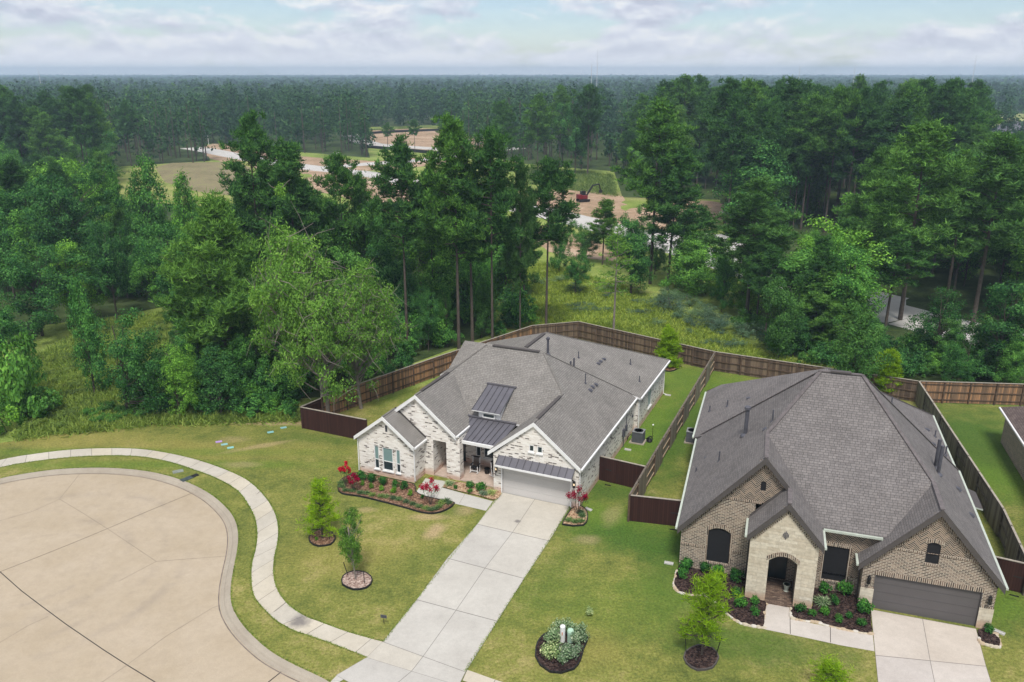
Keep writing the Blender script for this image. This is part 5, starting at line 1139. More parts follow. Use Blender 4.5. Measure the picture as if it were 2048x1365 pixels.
small_plant('shrub_a', .75, .9, 'shrub', 620, .12, seed=2); small_plant('shrub_b', .6, .75, 'shrub', 480, .10, seed=3); small_plant('shrub_lime', .5, .6, 'lime', 420, .09, seed=4); small_plant('shrub_oval', .8, .65, 'shrub', 520, .09, seed=5)
small_plant('tuft', .34, .5, 'lirio', 130, .028, 'tuft', seed=6); small_plant('var', .85, 1.0, 'varieg', 900, .085, seed=7); small_plant('vart', .45, .6, 'varieg', 180, .035, 'tuft', seed=8)
small_plant('weedtuft', .5, .9, 'weed', 160, .05, 'tuft', seed=12)
def plants(key, name, label, cat, group, pts, sc=(1, 1)):
    for i, (x, y, *s) in enumerate(pts):
        k = s[0] if s else 1.0; lb_ = s[1] if len(s) > 1 else label; p = gp(x, y); o = bpy.data.objects.new(name, PROTO[key][1]); COL.objects.link(o); o.location = (p.x, p.y, .08)
        o.scale = (k * sc[0], k * sc[0], k * sc[1]); o.rotation_euler = (0, 0, random.random() * 6.3); tag(o, lb_, cat, group if lb_ == label else None)
def crape(loc, h, w, label):
    rng = np.random.default_rng(int(h * 100)); t = empty('crape_myrtle', loc, 0, label, 'flowering shrub'); mb = MB(); C = []
    for k in range(7):
        a = k * .9 + rng.random() * .4; e = Vector((math.cos(a) * w * .36 * (.5 + .6 * rng.random()), math.sin(a) * w * .36 * (.5 + .6 * rng.random()), h * (.6 + .35 * rng.random()))); wood(mb, (0, 0, 0), e, .018, .006, rng, 5, 4, .08); C.append(e)
    mb.build('stem', M['bark'], t); V = leaf_cloud(rng, [c * .82 for c in C], np.full(len(C), w * .2), 40, .07, .5, .3, .8)
    o = bpy.data.objects.new('foliage', npmesh('foliage', V, quads(V), M['shrub'])); COL.objects.link(o); o.parent = t
    V = leaf_cloud(rng, C + [c * .9 for c in C[:4]], np.full(len(C) + 4, w * .145), 80, .08, .8, .5, 1.0); o = bpy.data.objects.new('blossom', npmesh('blossom', V, quads(V), M['pink'])); COL.objects.link(o); o.parent = t
bed([(682, 962), (676, 978), (684, 989), (721.5, 995), (767.7, 1006), (807.7, 1016.6), (844.6, 1027), (869, 1028.7), (892, 1022), (909, 1008.5), (880, 1002), (846, 994), (831, 985), (828, 971), (780, 960), (724, 948), (700, 952)], 'mulch', 'large red mulch bed with black edging in front of the left windows', 'black')
bed([(889, 972), (897, 962), (912, 966), (925, 968), (985, 979), (1003, 986.5), (989.5, 1002), (955, 993), (922, 985.6), (886, 976.5)], 'gravel', 'tan stone bed between the porch and the front path', None)
bed([(1143, 1020), (1125, 1051), (1146, 1054), (1167, 1052.5), (1175, 1040), (1173, 1024), (1160, 1014)], 'gravel', 'small gravel bed with black edging right of the pale garage door', 'black')
def ring(cx, cy, rx, ry, mat, label, edge='black', n=14, wob=.04):
    rs_ = random.Random(int(cx)); return bed([(cx + rx * math.cos(2 * math.pi * k / n) * (1 + wob * rs_.uniform(-1, 1)), cy + ry * math.sin(2 * math.pi * k / n) * (1 + wob * rs_.uniform(-1, 1))) for k in range(n)], mat, label, edge, name='tree_ring')
ring(644, 1078.5, 27, 16, 'mulch', 'mulch ring with black edging under the bright young pine')
ring(713.7, 1163, 31, 18.5, 'paleml', 'pale mulch ring with black edging under the young oak')
ring(1402.5, 1318, 34, 25, 'dmulch', 'dark mulch ring under the bright young pine near the brown house', 'darktrim')
bed([(1071, 1315), (1080, 1332), (1100, 1346), (1123, 1348), (1148, 1340), (1161, 1322), (1167, 1300), (1176, 1278), (1168, 1268), (1140, 1262), (1100, 1266), (1080, 1280), (1072, 1298)], 'dmulch', 'egg shaped dark mulch bed around the white marker post', 'black')
bl, _ = bed([(1354, 1142), (1348, 1170), (1355, 1184), (1377, 1191), (1410, 1193), (1429, 1205), (1444, 1219), (1463, 1236), (1482, 1248), (1505, 1254), (1526, 1256), (1529, 1230), (1530, 1206), (1490, 1196), (1489, 1160), (1420, 1144), (1360, 1130)], 'dmulch', 'dark mulch bed edged with cream stones under the arched window')
stones_along(bl, [(1354, 1145), (1348, 1170), (1355, 1184), (1377, 1191), (1410, 1193), (1429, 1205), (1444, 1219), (1463, 1236), (1482, 1248), (1505, 1254), (1526, 1257)], 36); stones_along(bl, [(1527, 1254), (1528, 1232), (1530, 1210)], 8)
brr, _ = bed([(1582, 1216), (1583, 1236), (1602, 1242), (1635, 1247), (1665, 1255), (1700, 1263), (1742, 1269.5), (1742, 1252), (1738, 1215), (1716, 1206), (1700, 1170), (1640, 1160), (1626, 1190), (1622, 1219)], 'dmulch', 'dark mulch bed edged with cream stones between arch and garage')
stones_along(brr, [(1582, 1218), (1583, 1237), (1602, 1242), (1635, 1247), (1665, 1255), (1700, 1263), (1742, 1269.5)], 26)
bs, _ = bed([(1955, 1262), (1960, 1286), (1980, 1293), (1998, 1296), (1998, 1278), (1984, 1266), (1968, 1260)], 'dmulch', 'small dark mulch corner bed right of the taupe garage door')
stones_along(bs, [(1958, 1280), (1962, 1288), (1982, 1294), (1999, 1295), (1997, 1280), (1990, 1270)], 12)
# plants of the left bed (rows as planted)
z5l = lambda x, y: (600 + x / 5.25, 760 + y / 5.25)
plants('shrub_a', 'shrub', 'dark green mound shrub against the white wall under the three windows', 'shrub', 'dark mound shrubs along the white wall', [(*z5l(648, 1065), 1.0), (*z5l(755, 1085), .95), (*z5l(873, 1115), .9), (*z5l(1003, 1140), .75), (*z5l(1095, 1160), .85)])
plants('shrub_lime', 'shrub', 'light green round shrub in the middle row of the red mulch bed', 'shrub', 'light green middle row shrubs', [(*z5l(660, 1120), .8), (*z5l(748, 1150), .85), (*z5l(855, 1175), .85), (*z5l(988, 1200), .95), (*z5l(1160, 1225), .95)])
plants('tuft', 'lily_turf', 'grassy tuft in the front row along the black edging', 'grass tuft', 'grass tufts of the front row', [(*z5l(x, y), .85) for x, y in [(440, 1140), (480, 1180), (552, 1185), (630, 1205), (697, 1210), (760, 1228), (850, 1240), (905, 1248), (980, 1262), (1040, 1275), (1115, 1300), (1185, 1325), (1255, 1350), (1320, 1370), (1380, 1385), (1425, 1375), (1465, 1350), (430, 1105), (470, 1090)]] + [(883, 1010, .95), (893, 1006, .95), (898, 1010, .8)])
plants('shrub_b', 'shrub', None, 'shrub', None, [(940, 978, .95, 'bushy green shrub beside the left rocking chair'), (962, 984, 1.2, 'widest green shrub of the tan stone bed'), (911, 980, .55, 'small dark shrub at the foot of the brick column'), (940, 988, .6, 'small dark shrub between the two wide green ones'), (845, 999, .5, 'small dark shrub beside the pink crape myrtle at the path')])
plants('vart', 'grass_clump', None, 'grass tuft', None, [(899, 972, .9, 'pale striped grass clump left of the brick column'), (967, 992, .8, 'bright grass clump at the lower edge of the stone bed'), (983, 990, .9, 'pale grass clump nearest the garage door')])
plants('tuft', 'lily_turf', 'dark grass tuft in the small bed right of the garage', 'grass tuft', 'tufts right of the garage', [(1138, 1045, .9), (1150, 1048, .9), (1162, 1047, .9), (1164, 1036, .9), (1161, 1029, .9)])
crape(gp(861, 1012), 2.0, 1.5, 'pink flowering crape myrtle standing beside the front path'); crape(gp(692, 975), 2.0, 1.0, 'thin crape myrtle with few red blooms at the left bed end'); crape(gp(709, 984), 1.3, 1.2, 'low crimson flowering shrub at the left end of the mulch bed'); crape(gp(1155, 1030), 2.0, 1.6, 'crimson crape myrtle at the right corner of the white garage')
zbp = lambda x, y: (1340 + x / 4.265, 980 + y / 4.265); zcp = lambda x, y: (1620 + x / 4.266, 980 + y / 4.266)
plants('shrub_a', 'shrub', None, 'shrub', None, [(*zbp(130, 690), 1.05, 'dark shrub at the far left corner of the brown house bed'), (*zbp(105, 760), .85, 'mid green shrub by the left stone edging'), (*zbp(295, 710), .9, 'dark shrub directly under the arched window'), (*zbp(410, 740), .95, 'dark shrub right of the arched window centre'), (*zbp(560, 790), 1.1, 'broad dark shrub beside the limestone portal'),
  (*zbp(365, 850), 1.15, 'tall grey green shrub behind the bright young pine'), (*zcp(120, 890), .9, 'dark shrub under the rectangular screened window'), (*zcp(290, 900), 1.2, 'widest shrub between window and garage'), (*zcp(455, 1060), 1.15, 'leafy shrub touching the left garage pier')])
plants('shrub_b', 'shrub', None, 'shrub', None, [(*zbp(560, 915), .9, 'round light shrub in the middle of the left dark bed'), (*zbp(595, 1010), 1.1, 'wide light shrub below the round one in the left dark bed'), (*zbp(720, 985), .9, 'dark shrub touching the left foot of the portal'), (*zbp(720, 1075), .85, 'lowest shrub of the left dark bed'), (*zbp(1105, 1050), .95, 'dark shrub right of the portal foot'), (*zbp(1210, 1085), .7, 'light shrub near the path bend'), (*zbp(1320, 1070), .8, 'mid green shrub beside the grey tuft'),
  (*zcp(118, 1075), .75, 'small mid green shrub in the front row of the right dark bed'), (*zcp(240, 1135), .75, 'lime green mound nearest the cream stones'), (*zcp(330, 1105), .65, 'small bright mound in front of the widest shrub'), (*zcp(432, 1170), .8, 'lime green shrub next to the driveway corner'), (*zcp(1518, 1225), .85, 'single shrub in the corner bed right of the garage')])
plants('shrub_oval', 'shrub', 'upright oval shrub in the middle of the right dark bed', 'shrub', None, [(*zcp(210, 990), 1.0)]); plants('vart', 'grass_clump', 'grey striped grass clump in the right dark bed', 'grass tuft', None, [(*zcp(105, 985), 1.1)])
# variegated shrubs round the utility posts
zu = lambda x, y: (1050 + x / 6.35, 1150 + y / 6.35)
plants('var', 'variegated_shrub', None, 'shrub', None, [(*zu(330, 860), 1.22, 'variegated shrub left of the white marker post'), (*zu(470, 740), 1.10, 'variegated shrub behind the white marker post'), (*zu(650, 780), 1.22, 'variegated shrub behind the green pedestal'), (*zu(690, 890), 1.22, 'variegated shrub right of the green pedestal'), (*zu(330, 1080), 1.28, 'variegated shrub at the front left of the egg shaped bed'), (*zu(470, 1110), 1.22, 'variegated shrub at the front middle of the egg shaped bed'), (*zu(600, 1040), 1.16, 'variegated shrub at the front right of the egg shaped bed'), (*zu(830, 520), .62, 'small variegated shrub alone on the lawn')])
plants('shrub_lime', 'shrub', None, 'shrub', None, [(*(633, 1083), .5, 'small weed in the mulch ring of the young pine')])
# young trees and stakes
def ytree(key, x, y, topy, wpx, label, stakes, cat='young tree', name='young_tree'):
    p = gp(x, y); h = height_at(p, topy); plant_tree(key, p + Vector((0, 0, .05)), h, wpx * depth(p) / F_PX, name, label, cat, rz=.4)
    for sx, sy, tx, ty in stakes:
        a = gp(sx, sy); b = Vector((a.x + (tx - sx) * depth(a) / F_PX, a.y, height_at(a, ty))); o = MB().bar((0, 0, 0), b - a, .035, .035, up=(0, 1, 0)).build('tree_stake', M['black']); o.location = a; tag(o, 'dark stake ' + ('left' if sx < x else 'right') + ' of the ' + {'p': 'young pine on the left lawn', 'o': 'young oak on the left lawn', 'r': 'young pine near the brown house'}[label[-1]], 'stake')
        o['label'] = o['label']
ytree('pineyoung', 645, 1079, 966, 68, 'bright young pine with two shoots on the left lawn p', [(659.5, 1082, 659.5, 1058)])
ytree('youngoak', 711.5, 1162, 1030, 62, 'slim young oak with fine leaves on the left lawn o', [(696.5, 1153, 689, 1125), (729, 1170, 729, 1142)])
ytree('pineyoung1', 1403, 1313, 1152, 86, 'bright yellow green young pine in front of the brown brick house r', [(1372.5, 1308, 1367, 1268), (1429.5, 1318, 1439, 1276)])
for o in COL.objects:
    l = o.get('label')
    if l and l[-2:] in (' p', ' o', ' r'): o['label'] = l[:-2]
ytree2 = lambda key, x, y, t, w, lab: (lambda p: plant_tree(key, p, height_at(p, t), w * depth(p) / F_PX, 'young_tree', lab, 'young tree'))(gp(x, y))
ytree2('pineback', 1336, 735, 657, 40, 'bushy young pine inside the back fence beside the white house'); ytree2('pineback', 1765, 790, 703, 52, 'bushy young pine behind the brown brick house roof')
ytree2('pineyoung', 1660, 1392, 1326, 80, 'bright young tree top cut by the bottom edge')
ring(1338, 738, 16, 6, 'mulch', 'mulch patch under the bushy pine at the back fence')
# ------------------------------------------------------------------ utilities and small things
def at_(o, p, lab, cat): o.location = p; return tag(o, lab, cat)
mk = empty('marker_post', gp(*zu(475, 865)), 0, 'white round utility marker post with an orange sticker', 'marker post')
MB().lathe([(.13, 0), (.13, .95), (.14, .97), (.12, 1.02), (0, 1.03)], 18).build('post', M['white'], mk); MB().box(-.05, -.01, -.139, -.128, .55, .73).build('sticker', plain('orange_sticker', (.55, .16, .04), .6), mk); MB().box(-.16, .16, -.1, .1, -.02, .06).build('base', M['gutterR'], mk)
pd = MB().lathe([(.16, 0), (.16, .55), (.175, .56), (.175, .72), (.14, .80), (.0, .82)], 16).build('utility_pedestal', plain('pale_green_plastic', (.36, .52, .40), .5, .06)); at_(pd, gp(*zu(575, 865)), 'pale green round utility pedestal beside the white marker post', 'utility pedestal')
hb_ = MB().box(-.24, .24, -.13, .13, 0, .14).box(-.20, .20, -.10, .10, .14, .16).build('utility_box', M['trimL']); at_(hb_, gp(*zu(430, 965), .03), 'low grey box lying in front of the white marker post', 'utility box'); hb_.rotation_euler = (.0, .0, -.35)
sg = empty('yard_sign', gp(*z5p(541, 1066)), R_(-15), 'small dark yard sign on a thin stake beside the driveway', 'yard sign'); MB().bar((0, 0, 0), (0, 0, .55), .02, .02, up=(0, 1, 0)).build('stake', M['black'], sg); MB().box(-.17, .17, -.012, .012, .42, .60).box(-.14, .14, -.016, -.013, .46, .56, 0).build('panel', M['pipe'], sg)
for (x, y), lab, col in (((437.7, 884.2), 'purple utility lid in the grass, leftmost of three', (.38, .25, .50)), ((448.8, 889.5), 'pale blue green utility lid between the purple and the other', (.22, .42, .42)), ((461, 896), 'blue green utility lid nearest the pavement', (.22, .46, .44)), ((541, 865), 'blue green utility lid near the bare soil', (.20, .42, .42)), ((567, 856), 'small blue green lid closest to the stained fence', (.20, .38, .38))):
    o = MB().box(-.24, .24, -.15, .15, 0, .03).box(-.20, .20, -.12, .12, .03, .04).build('ground_hatch', plain('lid_paint%d' % int(x), col, .7, .15, 3)); at_(o, gp(x, y, .012), lab, 'utility lid'); o.rotation_euler = (0, 0, R_(25))
gt_ = empty('storm_drain', gp(377, 957, .012), R_(52), 'dark storm drain lid set in the verge beside the kerb', 'drain'); MB().box(-.55, .25, -.24, .24, 0, .04).build('cover', plain('wet_dark_metal', (.05, .065, .07), .5, .3), gt_); MB().box(.25, .75, -.2, .2, .0, .03).build('opening', M['screen'], gt_)
dl = MB().box(-.36, .36, -.24, .24, 0, .03).box(-.28, .28, -.17, .17, .03, .045).build('meter_lid', plain('lid_grey', (.20, .22, .19), .85, .25, 5)); at_(dl, gp(356, 943.5, .012), 'grey square meter lid left of the storm drain', 'meter lid'); dl.rotation_euler = (0, 0, .5)
def ac_unit(p, rz, label):
    t = empty('air_conditioner', p, rz, label, 'air conditioner'); MB().box(-.62, .55, -.52, .52, 0, .09).build('pad', M['kerbm'], t)
    b = MB(); b.box(-.42, .42, -.42, .42, .10, .95)
    b.build('cabinet', M['acm'], t); g = MB()
    for k in range(9):
        z = .18 + k * .085
        for s in (-1, 1): g.box(-.40, .40, s * .425 - .006, s * .425 + .006, z, z + .02).box(s * .425 - .006, s * .425 + .006, -.40, .40, z, z + .02)
    g.build('louvre', M['pipe'], t); MB().box(-.44, .44, -.44, .44, .95, .98).build('top', M['acm2'], t)
    f = MB()
    for k in range(5): r = .07 * (k + 1); f.lathe([(r, .985), (r + .012, .985), (r + .012, 1.0), (r, 1.0)], 18)
    f.lathe([(.36, .982), (0, .984)], 18); f.build('fan_grille', M['black'], t)
    tube_part(t, 'hose', [(-.42, -.2, .55), (-.62, -.25, .62), (-.78, -.2, .4), (-.85, -.1, .1)], .035, M['black'])
M['kerbm'] = km; M['acm'] = plain('ac_grey', (.10, .105, .115), .6, .1); M['acm2'] = plain('ac_top_grey', (.20, .205, .21), .6, .1)
ac_unit(HL.matrix_world @ Vector((6.35, 11.75, 0)), R_(-23.47), 'dark grey air conditioner on a pad beside the white house'); 
ac_unit(HR.matrix_world @ Vector((-11.55, 18.4, 0)), R_(162), 'grey air conditioner half hidden behind the left eave of the brown house')
ul = empty('path_light', HL.matrix_world @ Vector((7.25, 12.6, 0)), 0, 'thin black pole with a white cap beside the air conditioner', 'light'); MB().tube([(0, 0, 0), (0, 0, 1.25)], .018, 6).build('pole', M['black'], ul); MB().lathe([(.07, 1.25), (.05, 1.31), (0, 1.32)], 10).build('cap', M['white'], ul)
hr = MB().tube([(.22 * math.cos(t * .6), .10 * math.sin(t * 1.3), .24 + .22 * math.sin(t * .6)) for t in range(11)], .05, 6).lathe([(.2, .02), (.22, .12), (.12, .3), (0, .32)], 12).build('hose_reel', M['black']); at_(hr, HL.matrix_world @ Vector((7.15, 12.1, 0)), 'black and white hose reel lying by the thin pole', 'hose reel')
sbm = plain('splash_concrete', (.44, .43, .41), .85, .1)
for (hx, v, rz), lab, hh in (((6.2, 22.3, -23), 'white splash block at the back corner of the white house', HL), ((6.0, 10.0, -23), 'white splash block in front of the air conditioner pad', HL), ((6.1, .2, -40), 'white splash block behind the crimson crape myrtle', HL), ((-10.9, .9, -18), 'white splash block at the left wall of the brown house', HR), ((6.1, -.1, -45), 'white splash block right of the taupe garage pier', HR)):
    o = MB().box(-.26, .26, -.11, .11, 0, .04).box(-.26, .26, -.11, -.08, .04, .08).box(-.26, .26, .08, .11, .04, .08).build('splash_block', sbm); at_(o, hh.matrix_world @ Vector((hx, v, .01)), lab, 'splash block'); o.rotation_euler = (0, 0, R_(rz))
# ------------------------------------------------------------------ scrub, weeds and the forest edge
def scatter(key, name, pts, label, cat, group):
    for x, y, topy, w in pts:
        p = gp(x, y); h = max(.6, height_at(p, topy)); plant_tree(key, p, h, w * depth(p) / F_PX, name, label, cat, group)
rs = random.Random(3)
def zone(poly, n):
    xs = [q[0] for q in poly]; ys = [q[1] for q in poly]; out = []
    while len(out) < n:
        q = (rs.uniform(min(xs), max(xs)), rs.uniform(min(ys), max(ys)))
        if inside(q, poly): out.append(q)
    return out
for key, poly, n, hh, ww, lab, grp in (
  ('bushy0', [(340, 790), (600, 800), (640, 765), (850, 700), (980, 650), (960, 600), (700, 680), (360, 700)], 45, 70, 75, 'dark shaded bush under the tall trees left of the white house', 'shaded understory bushes'),
  ('bushy0', [(300, 842), (470, 835), (585, 832), (590, 800), (560, 770), (400, 780), (300, 800)], 36, 55, 62, 'dark tangled bush along the lawn edge between two big left trees', 'tangled lawn edge bushes'),
  ('bushy1', [(0, 870), (0, 760), (60, 770), (110, 850), (60, 872)], 9, 70, 80, 'pale low bush in the left corner of the wood edge', 'pale corner bushes'),
  ('bushy1', [(120, 860), (300, 840), (290, 815), (150, 830)], 12, 26, 44, 'low weedy bush at the mown edge under the dark round tree', 'low weedy edge bushes'),
  ('bushy2', [(60, 860), (80, 720), (200, 650), (330, 640), (330, 690), (210, 760), (230, 838), (120, 862)], 56, 18, 38, 'low weed clump in the small left meadow', 'weed clumps of the left meadow'),
  ('bushy3', [(1000, 560), (1060, 540), (1240, 590), (1400, 640), (1500, 700), (1420, 700), (1150, 640), (1010, 650)], 28, 13, 38, 'faint grey green weed clump in the meadow behind the back fence', 'weed clumps behind the back fence'),
  ('bushy3', [(1290, 590), (1400, 620), (1460, 655), (1600, 720), (1500, 690), (1330, 640)], 16, 34, 62, 'feathery grey green bush at the right side of the meadow', 'grey green meadow bushes'),
  ('bushy0', [(1500, 690), (1760, 760), (2060, 765), (2060, 720), (1800, 700), (1540, 640)], 36, 55, 66, 'dark bush at the wood edge behind the brown house fence', 'wood edge bushes right'),
  ('bushy1', [(1600, 730), (1830, 765), (2060, 765), (2060, 740), (1800, 730)], 16, 40, 50, 'bright leafy bush just behind the right back fence', 'bright bushes right'),
  ('bushy1', [(1500, 640), (1700, 700), (1760, 740), (1600, 700), (1480, 670)], 14, 50, 60, 'bright leafy bush in the middle of the right wood edge', 'bright bushes middle'),
  ('bushy0', [(880, 715), (1060, 655), (1060, 600), (900, 640), (760, 700), (700, 740), (740, 770)], 20, 60, 66, 'dark bush filling the shade behind the left cedar fence', 'bushes behind the cedar fence'),
  ('bushy2', [(1050, 330), (1230, 350), (1230, 400), (1120, 395), (1060, 370)], 7, 8, 26, 'bright weed patch on the far meadow before the excavator', 'far meadow weed patches')):
    for x, y in zone(poly, n):
        k = rs.uniform(.6, 1.25); pp = gp(x, y)
        h = max(.5, hh * k * depth(pp) / F_PX * .8); plant_tree(key, pp, h, ww * k * depth(pp) / F_PX, 'bush', lab, 'bush', grp)
def tall_grass(polys, n, mat, name, label, hgt):
    rg = np.random.default_rng(n); P = []
    for poly, k in polys: P += [gp(*q) for q in zone(poly, k)]
    B_ = np.array([[p.x, p.y, 0] for p in P]); B_ = np.repeat(B_, n, 0) + rg.normal(size=(len(B_) * n, 3)) * np.array([.38, .38, 0]); V = needle_tufts(rg, B_, 1, hgt, .07, .9)
    o = bpy.data.objects.new(name, npmesh(name, V, quads(V), M[mat])); COL.objects.link(o); tag(o, label, 'grass', kind='stuff')
tall_grass([([(40, 880), (70, 720), (200, 645), (335, 625), (335, 690), (230, 760), (240, 838), (300, 842), (120, 866)], 3800), ([(240, 838), (600, 828), (600, 842), (300, 850), (120, 870)], 900)], 9, 'weed', 'tall_grass', 'tall green and straw grass of the left meadow and lawn edge', .55)
tall_grass([([(1000, 540), (1060, 520), (1240, 570), (1400, 640), (1520, 705), (1760, 772), (1430, 705), (1157, 645), (1010, 655)], 4200)], 9, 'weed', 'tall_grass', 'tall green grass of the meadow behind the back fence', .5)
tall_grass([([(1050, 335), (1225, 350), (1235, 395), (1130, 380), (1060, 370)], 2200)], 6, 'weed', 'tall_grass', 'bright tall grass of the far meadow behind the excavator', .9)
ML_E = [p + n * -.06 for p, n in ks if 20 < p.y < 75]; rg = np.random.default_rng(77); EP = []
for line, off in ((smooth_line([gp(*q) for q in so], .12), 1), (smooth_line([gp(*q) for q in si], .12), -1), (smooth_line([gp(1001, 988), gp(*rows[-3][0])], .12), 1), (smooth_line([gp(1141, 1016), gp(*rows[-3][1])], .12), -1)):
    for a, b in zip(line[:-1], line[1:]):
        d = (b - a); n_ = Vector((-d.y, d.x, 0)).normalized() * off; EP += [a + n_ * rg.uniform(.0, .09) for _ in range(3)]
for a, b in zip(ML_E[:-1], ML_E[1:]): EP += [a.lerp(b, rg.random()) for _ in range(10)]
EP = np.array([[p.x, p.y, .02] for p in EP if p.y > 25]); V = needle_tufts(rg, np.repeat(EP, 3, 0), 1, .085, .025, .4)
o = bpy.data.objects.new('grass_edge', npmesh('grass_edge', V, quads(V), M['weed'])); COL.objects.link(o); tag(o, 'ragged grass blades along the kerb, pavement and driveway edges', 'grass', kind='stuff')
# ------------------------------------------------------------------ the building site beyond the wood
rw = MB(); ribbon(rw, road_w, 9.0, .012); cm_, _, _, _ = concrete('site_road_concrete', (.40, .385, .36), (.50, .485, .46)); tag(rw.build('road', cm_), kind='structure')
rw = MB(); ribbon(rw, smooth_line([gp(*q) for q in [(640, 338), (700, 331), (770, 326), (870, 318), (960, 304), (1040, 296)]], 6), 8.0, .016); tag(rw.build('road', cm_), kind='structure')
rw = MB(); ribbon(rw, smooth_line([gp(*q) for q in [(690, 262), (730, 285), (780, 292), (870, 298), (960, 306)]], 6), 9.0, .020); tag(rw.build('road', cm_), kind='structure')
rw = MB(); ribbon(rw, smooth_line([gp(*q) for q in [(1100, 428), (1180, 446), (1300, 470), (1420, 470), (1600, 560), (1800, 606)]], 6), 6.0, .020); 
rw.poly([tuple(gp(*q, .024)) for q in [(1605, 575), (1700, 570), (1812, 596), (1812, 622), (1740, 618), (1640, 600)]]); tag(rw.build('road', cm_), kind='structure')
def dirt_patch(px, z=.004):
    mb = MB(); rj = random.Random(len(px)); pts = smooth_line([gp(*q) for q in px + [px[0]]], 3)[:-1]; mb.poly([(p.x + rj.uniform(-.9, .9), p.y + rj.uniform(-1.6, 1.6), z) for p in pts]); tag(mb.build('bare_earth', M['dirt']), kind='structure')
dirt_patch([(405, 300), (425, 288), (480, 293), (560, 308), (740, 322), (880, 312), (880, 330), (700, 350), (900, 420), (1080, 455), (1240, 500), (1180, 520), (960, 450), (760, 372), (640, 352), (540, 340), (430, 320)])
dirt_patch([(640, 345), (760, 360), (880, 395), (860, 430), (700, 400), (600, 370)], .006)
dirt_patch([(735, 262), (870, 258), (980, 280), (960, 302), (780, 296), (735, 290)])
dirt_patch([(990, 400), (1060, 395), (1130, 380), (1240, 395), (1250, 420), (1330, 402), (1440, 405), (1430, 446), (1300, 470), (1120, 425)])
mf = MB(); mf.poly([tuple(gp(*q, .008)) for q in [(310, 335), (345, 326), (470, 324), (500, 335), (495, 370), (470, 392), (400, 385), (330, 365)]]); tag(mf.build('field', grassm('brown_field', [(.12, .13, .050), (.175, .155, .080), (.22, .18, .11), (.21, .23, .07)])), kind='structure')
mf = MB(); mf.poly([tuple(gp(*q, .006)) for q in [(228, 345), (300, 330), (420, 325), (500, 322), (520, 400), (430, 415), (300, 405), (235, 390)]]); tag(mf.build('field', grassm('green_field', [(.12, .16, .04), (.18, .22, .05), (.25, .26, .08), (.30, .29, .12)])), kind='structure')
mf = MB(); mf.poly([tuple(gp(*q, .006)) for q in [(1185, 222), (1262, 222), (1290, 235), (1262, 262), (1180, 255)]]); mf.poly([tuple(gp(*q, .006)) for q in [(1900, 228), (2100, 228), (2100, 268), (1900, 262)]]); tag(mf.build('field', grassm('far_green_field', [(.20, .26, .07), (.26, .31, .09), (.32, .34, .12), (.36, .36, .15)])), kind='structure')
# excavator
ex = empty('excavator', gp(1166, 404), R_(20), 'small red excavator with a raised black arm on the dirt patch', 'excavator'); red = plain('red_machine_paint', (.15, .010, .016), .6, .2)
ex.scale = (.85, .85, .85)
for s in (-1, 1): MB().box(-1.5, 1.5, s * .95 - .25, s * .95 + .25, .15, .75).lathe([(.3, 0), (.3, .01)], 6).build('track', M['black'], ex)
MB().box(-1.5, .9, -.95, .95, .85, 1.7).box(-1.6, -.7, -.9, .9, 1.0, 1.95).build('body', red, ex); MB().box(-.5, .8, .05, .95, 1.7, 2.75).build('cab', M['black'], ex)
am = MB(); am.bar((.8, -.2, 1.5), (2.6, -.2, 4.2), .3, .36).bar((2.6, -.2, 4.2), (4.4, -.2, 4.5), .25, .32).bar((4.4, -.2, 4.5), (4.9, -.2, 2.9), .2, .26).build('arm', M['black'], ex); MB().box(4.6, 5.3, -.6, .2, 2.2, 2.9).build('bucket', M['black'], ex)
# distant street lamps of the site
for x, y, t in ((417.5, 290, 268), (675, 330, 306), (1448, 440, 425)):
    p = gp(x, y); h = height_at(p, t); l = empty('street_lamp', p, 0, 'thin pale street lamp on the building site, ' + {417: 'at the far road bend', 675: 'beside the road fork', 1448: 'by the right dirt patch'}[int(x)], 'street lamp'); MB().tube([(0, 0, 0), (0, 0, h)], [.12, .07], 6).build('pole', M['trimL'], l); MB().box(-1.0, 1.0, -.15, .15, h - .1, h + .08).build('lamp_head', M['trimL'], l)
# dark silt fences and a far wooden fence
def thin_fence(name, px, h, mat, label, z=0):
    pts = [gp(*q) for q in px]; o = pts[0]; mb = MB()
    for a, b in zip(pts[:-1], pts[1:]): mb.bar((*(a - o).xy, h / 2), (*(b - o).xy, h / 2), .06, h)
    t = mb.build(name, M[mat]); t.location = o; tag(t, label, 'fence')
thin_fence('silt_fence', [(722, 270), (780, 266), (880, 262)], 1.1, 'black', 'black silt fence across the far dirt lots, upper line'); thin_fence('silt_fence', [(730, 296), (800, 302), (880, 310)], 1.1, 'black', 'black silt fence below the middle far road'); thin_fence('silt_fence', [(1212, 236), (1262, 237)], 1.6, 'black', 'black line of fence across the far green field')
thin_fence('wooden_fence', [(1895, 506), (1960, 500), (1985, 492), (2060, 478)], 1.9, 'darkwood', 'dark wooden fence seen through the trees at the right edge')
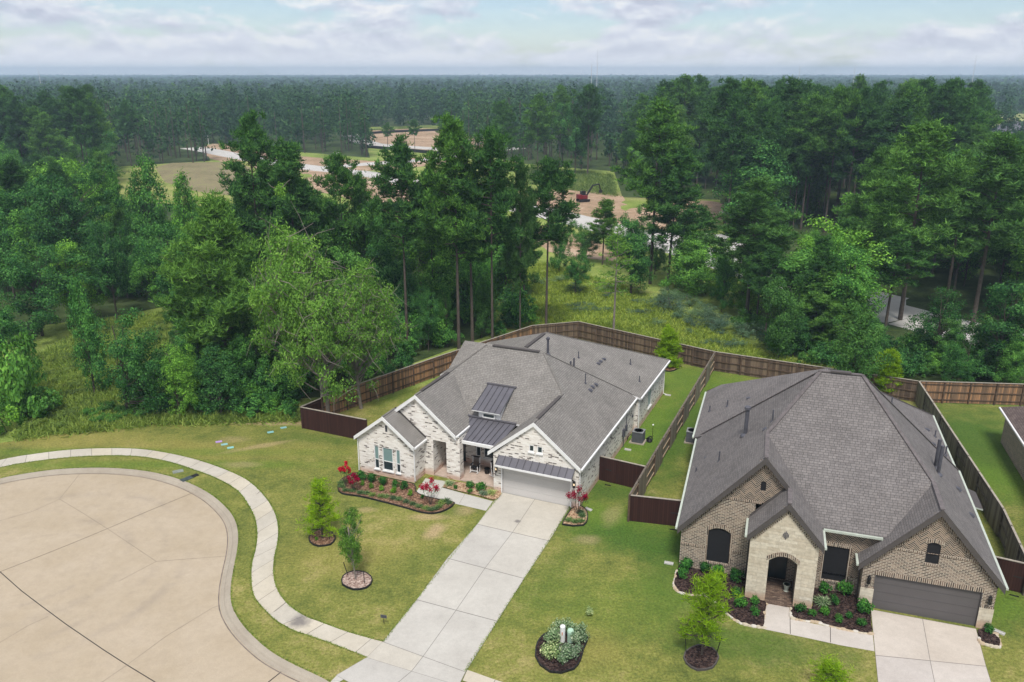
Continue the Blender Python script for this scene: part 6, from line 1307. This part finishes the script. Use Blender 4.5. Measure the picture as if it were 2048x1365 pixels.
# far grey roofed house and mast towers on the horizon
fh = empty('far_house', gp(2035, 282), 0, 'distant house with a grey hipped roof at the right edge', 'house'); MB().box(-9, 16, -6, 10, 0, 3.5).build('wall', M['trimL'], fh); rf = MB()
slab(rf, [(-10, -7, 3.5), (17, -7, 3.5), (10, 2, 8), (-3, 2, 8)], .2); slab(rf, [(-10, 11, 3.5), (-10, -7, 3.5), (-3, 2, 8)], .2); slab(rf, [(17, -7, 3.5), (17, 11, 3.5), (10, 2, 8)], .2); slab(rf, [(17, 11, 3.5), (-10, 11, 3.5), (-3, 2, 8), (10, 2, 8)], .2); rf.build('roof', [plain('far_roof_grey', (.11, .11, .13), .9), M['darktrim']], fh)
for x, t, lab in ((1192.5, 99, 'tallest thin radio mast on the horizon'), (1181.5, 128, 'shorter thin radio mast left of the tallest'), (1593, 132, 'faint short radio mast right of centre horizon'), (1702, 130, 'faint radio mast above the right wood'), (1938, 112, 'faint tall radio mast near the right edge'), (87, 133, 'faint radio mast at the left horizon')):
    Yd = 900; h = height_at(Vector((0, Yd, 0)), t); o = MB(); o.tube([(0, 0, 0), (0, 0, h)], [.28, .16], 4)
    for k in range(6): o.box(-.4, .4, -.05, .05, h * (.5 + .08 * k), h * (.5 + .08 * k) + .2)
    oo = o.build('radio_mast', M['trimL']); oo.location = ((x - 1024) / F_PX * depth(Vector((0, Yd, 0))), Yd, 0); tag(oo, lab, 'mast')
# ------------------------------------------------------------------ haze: one even body of air round the scene
hm = bpy.data.materials.new('air'); hm.use_nodes = True; nt = hm.node_tree; nt.nodes.clear(); pv = nd(nt, 'ShaderNodeVolumePrincipled'); pv.inputs['Density'].default_value = 0.00036; pv.inputs['Color'].default_value = (.62, .82, 1.0, 1); pv.inputs['Anisotropy'].default_value = .2
lk(nt, pv.outputs[0], nd(nt, 'ShaderNodeOutputMaterial').inputs['Volume'])
hz_ = MB().box(-5300, 5300, -150, 5300, -1.2, 62).build('haze', hm); tag(hz_, 'thin blue air haze over the far wood', 'haze', kind='stuff')
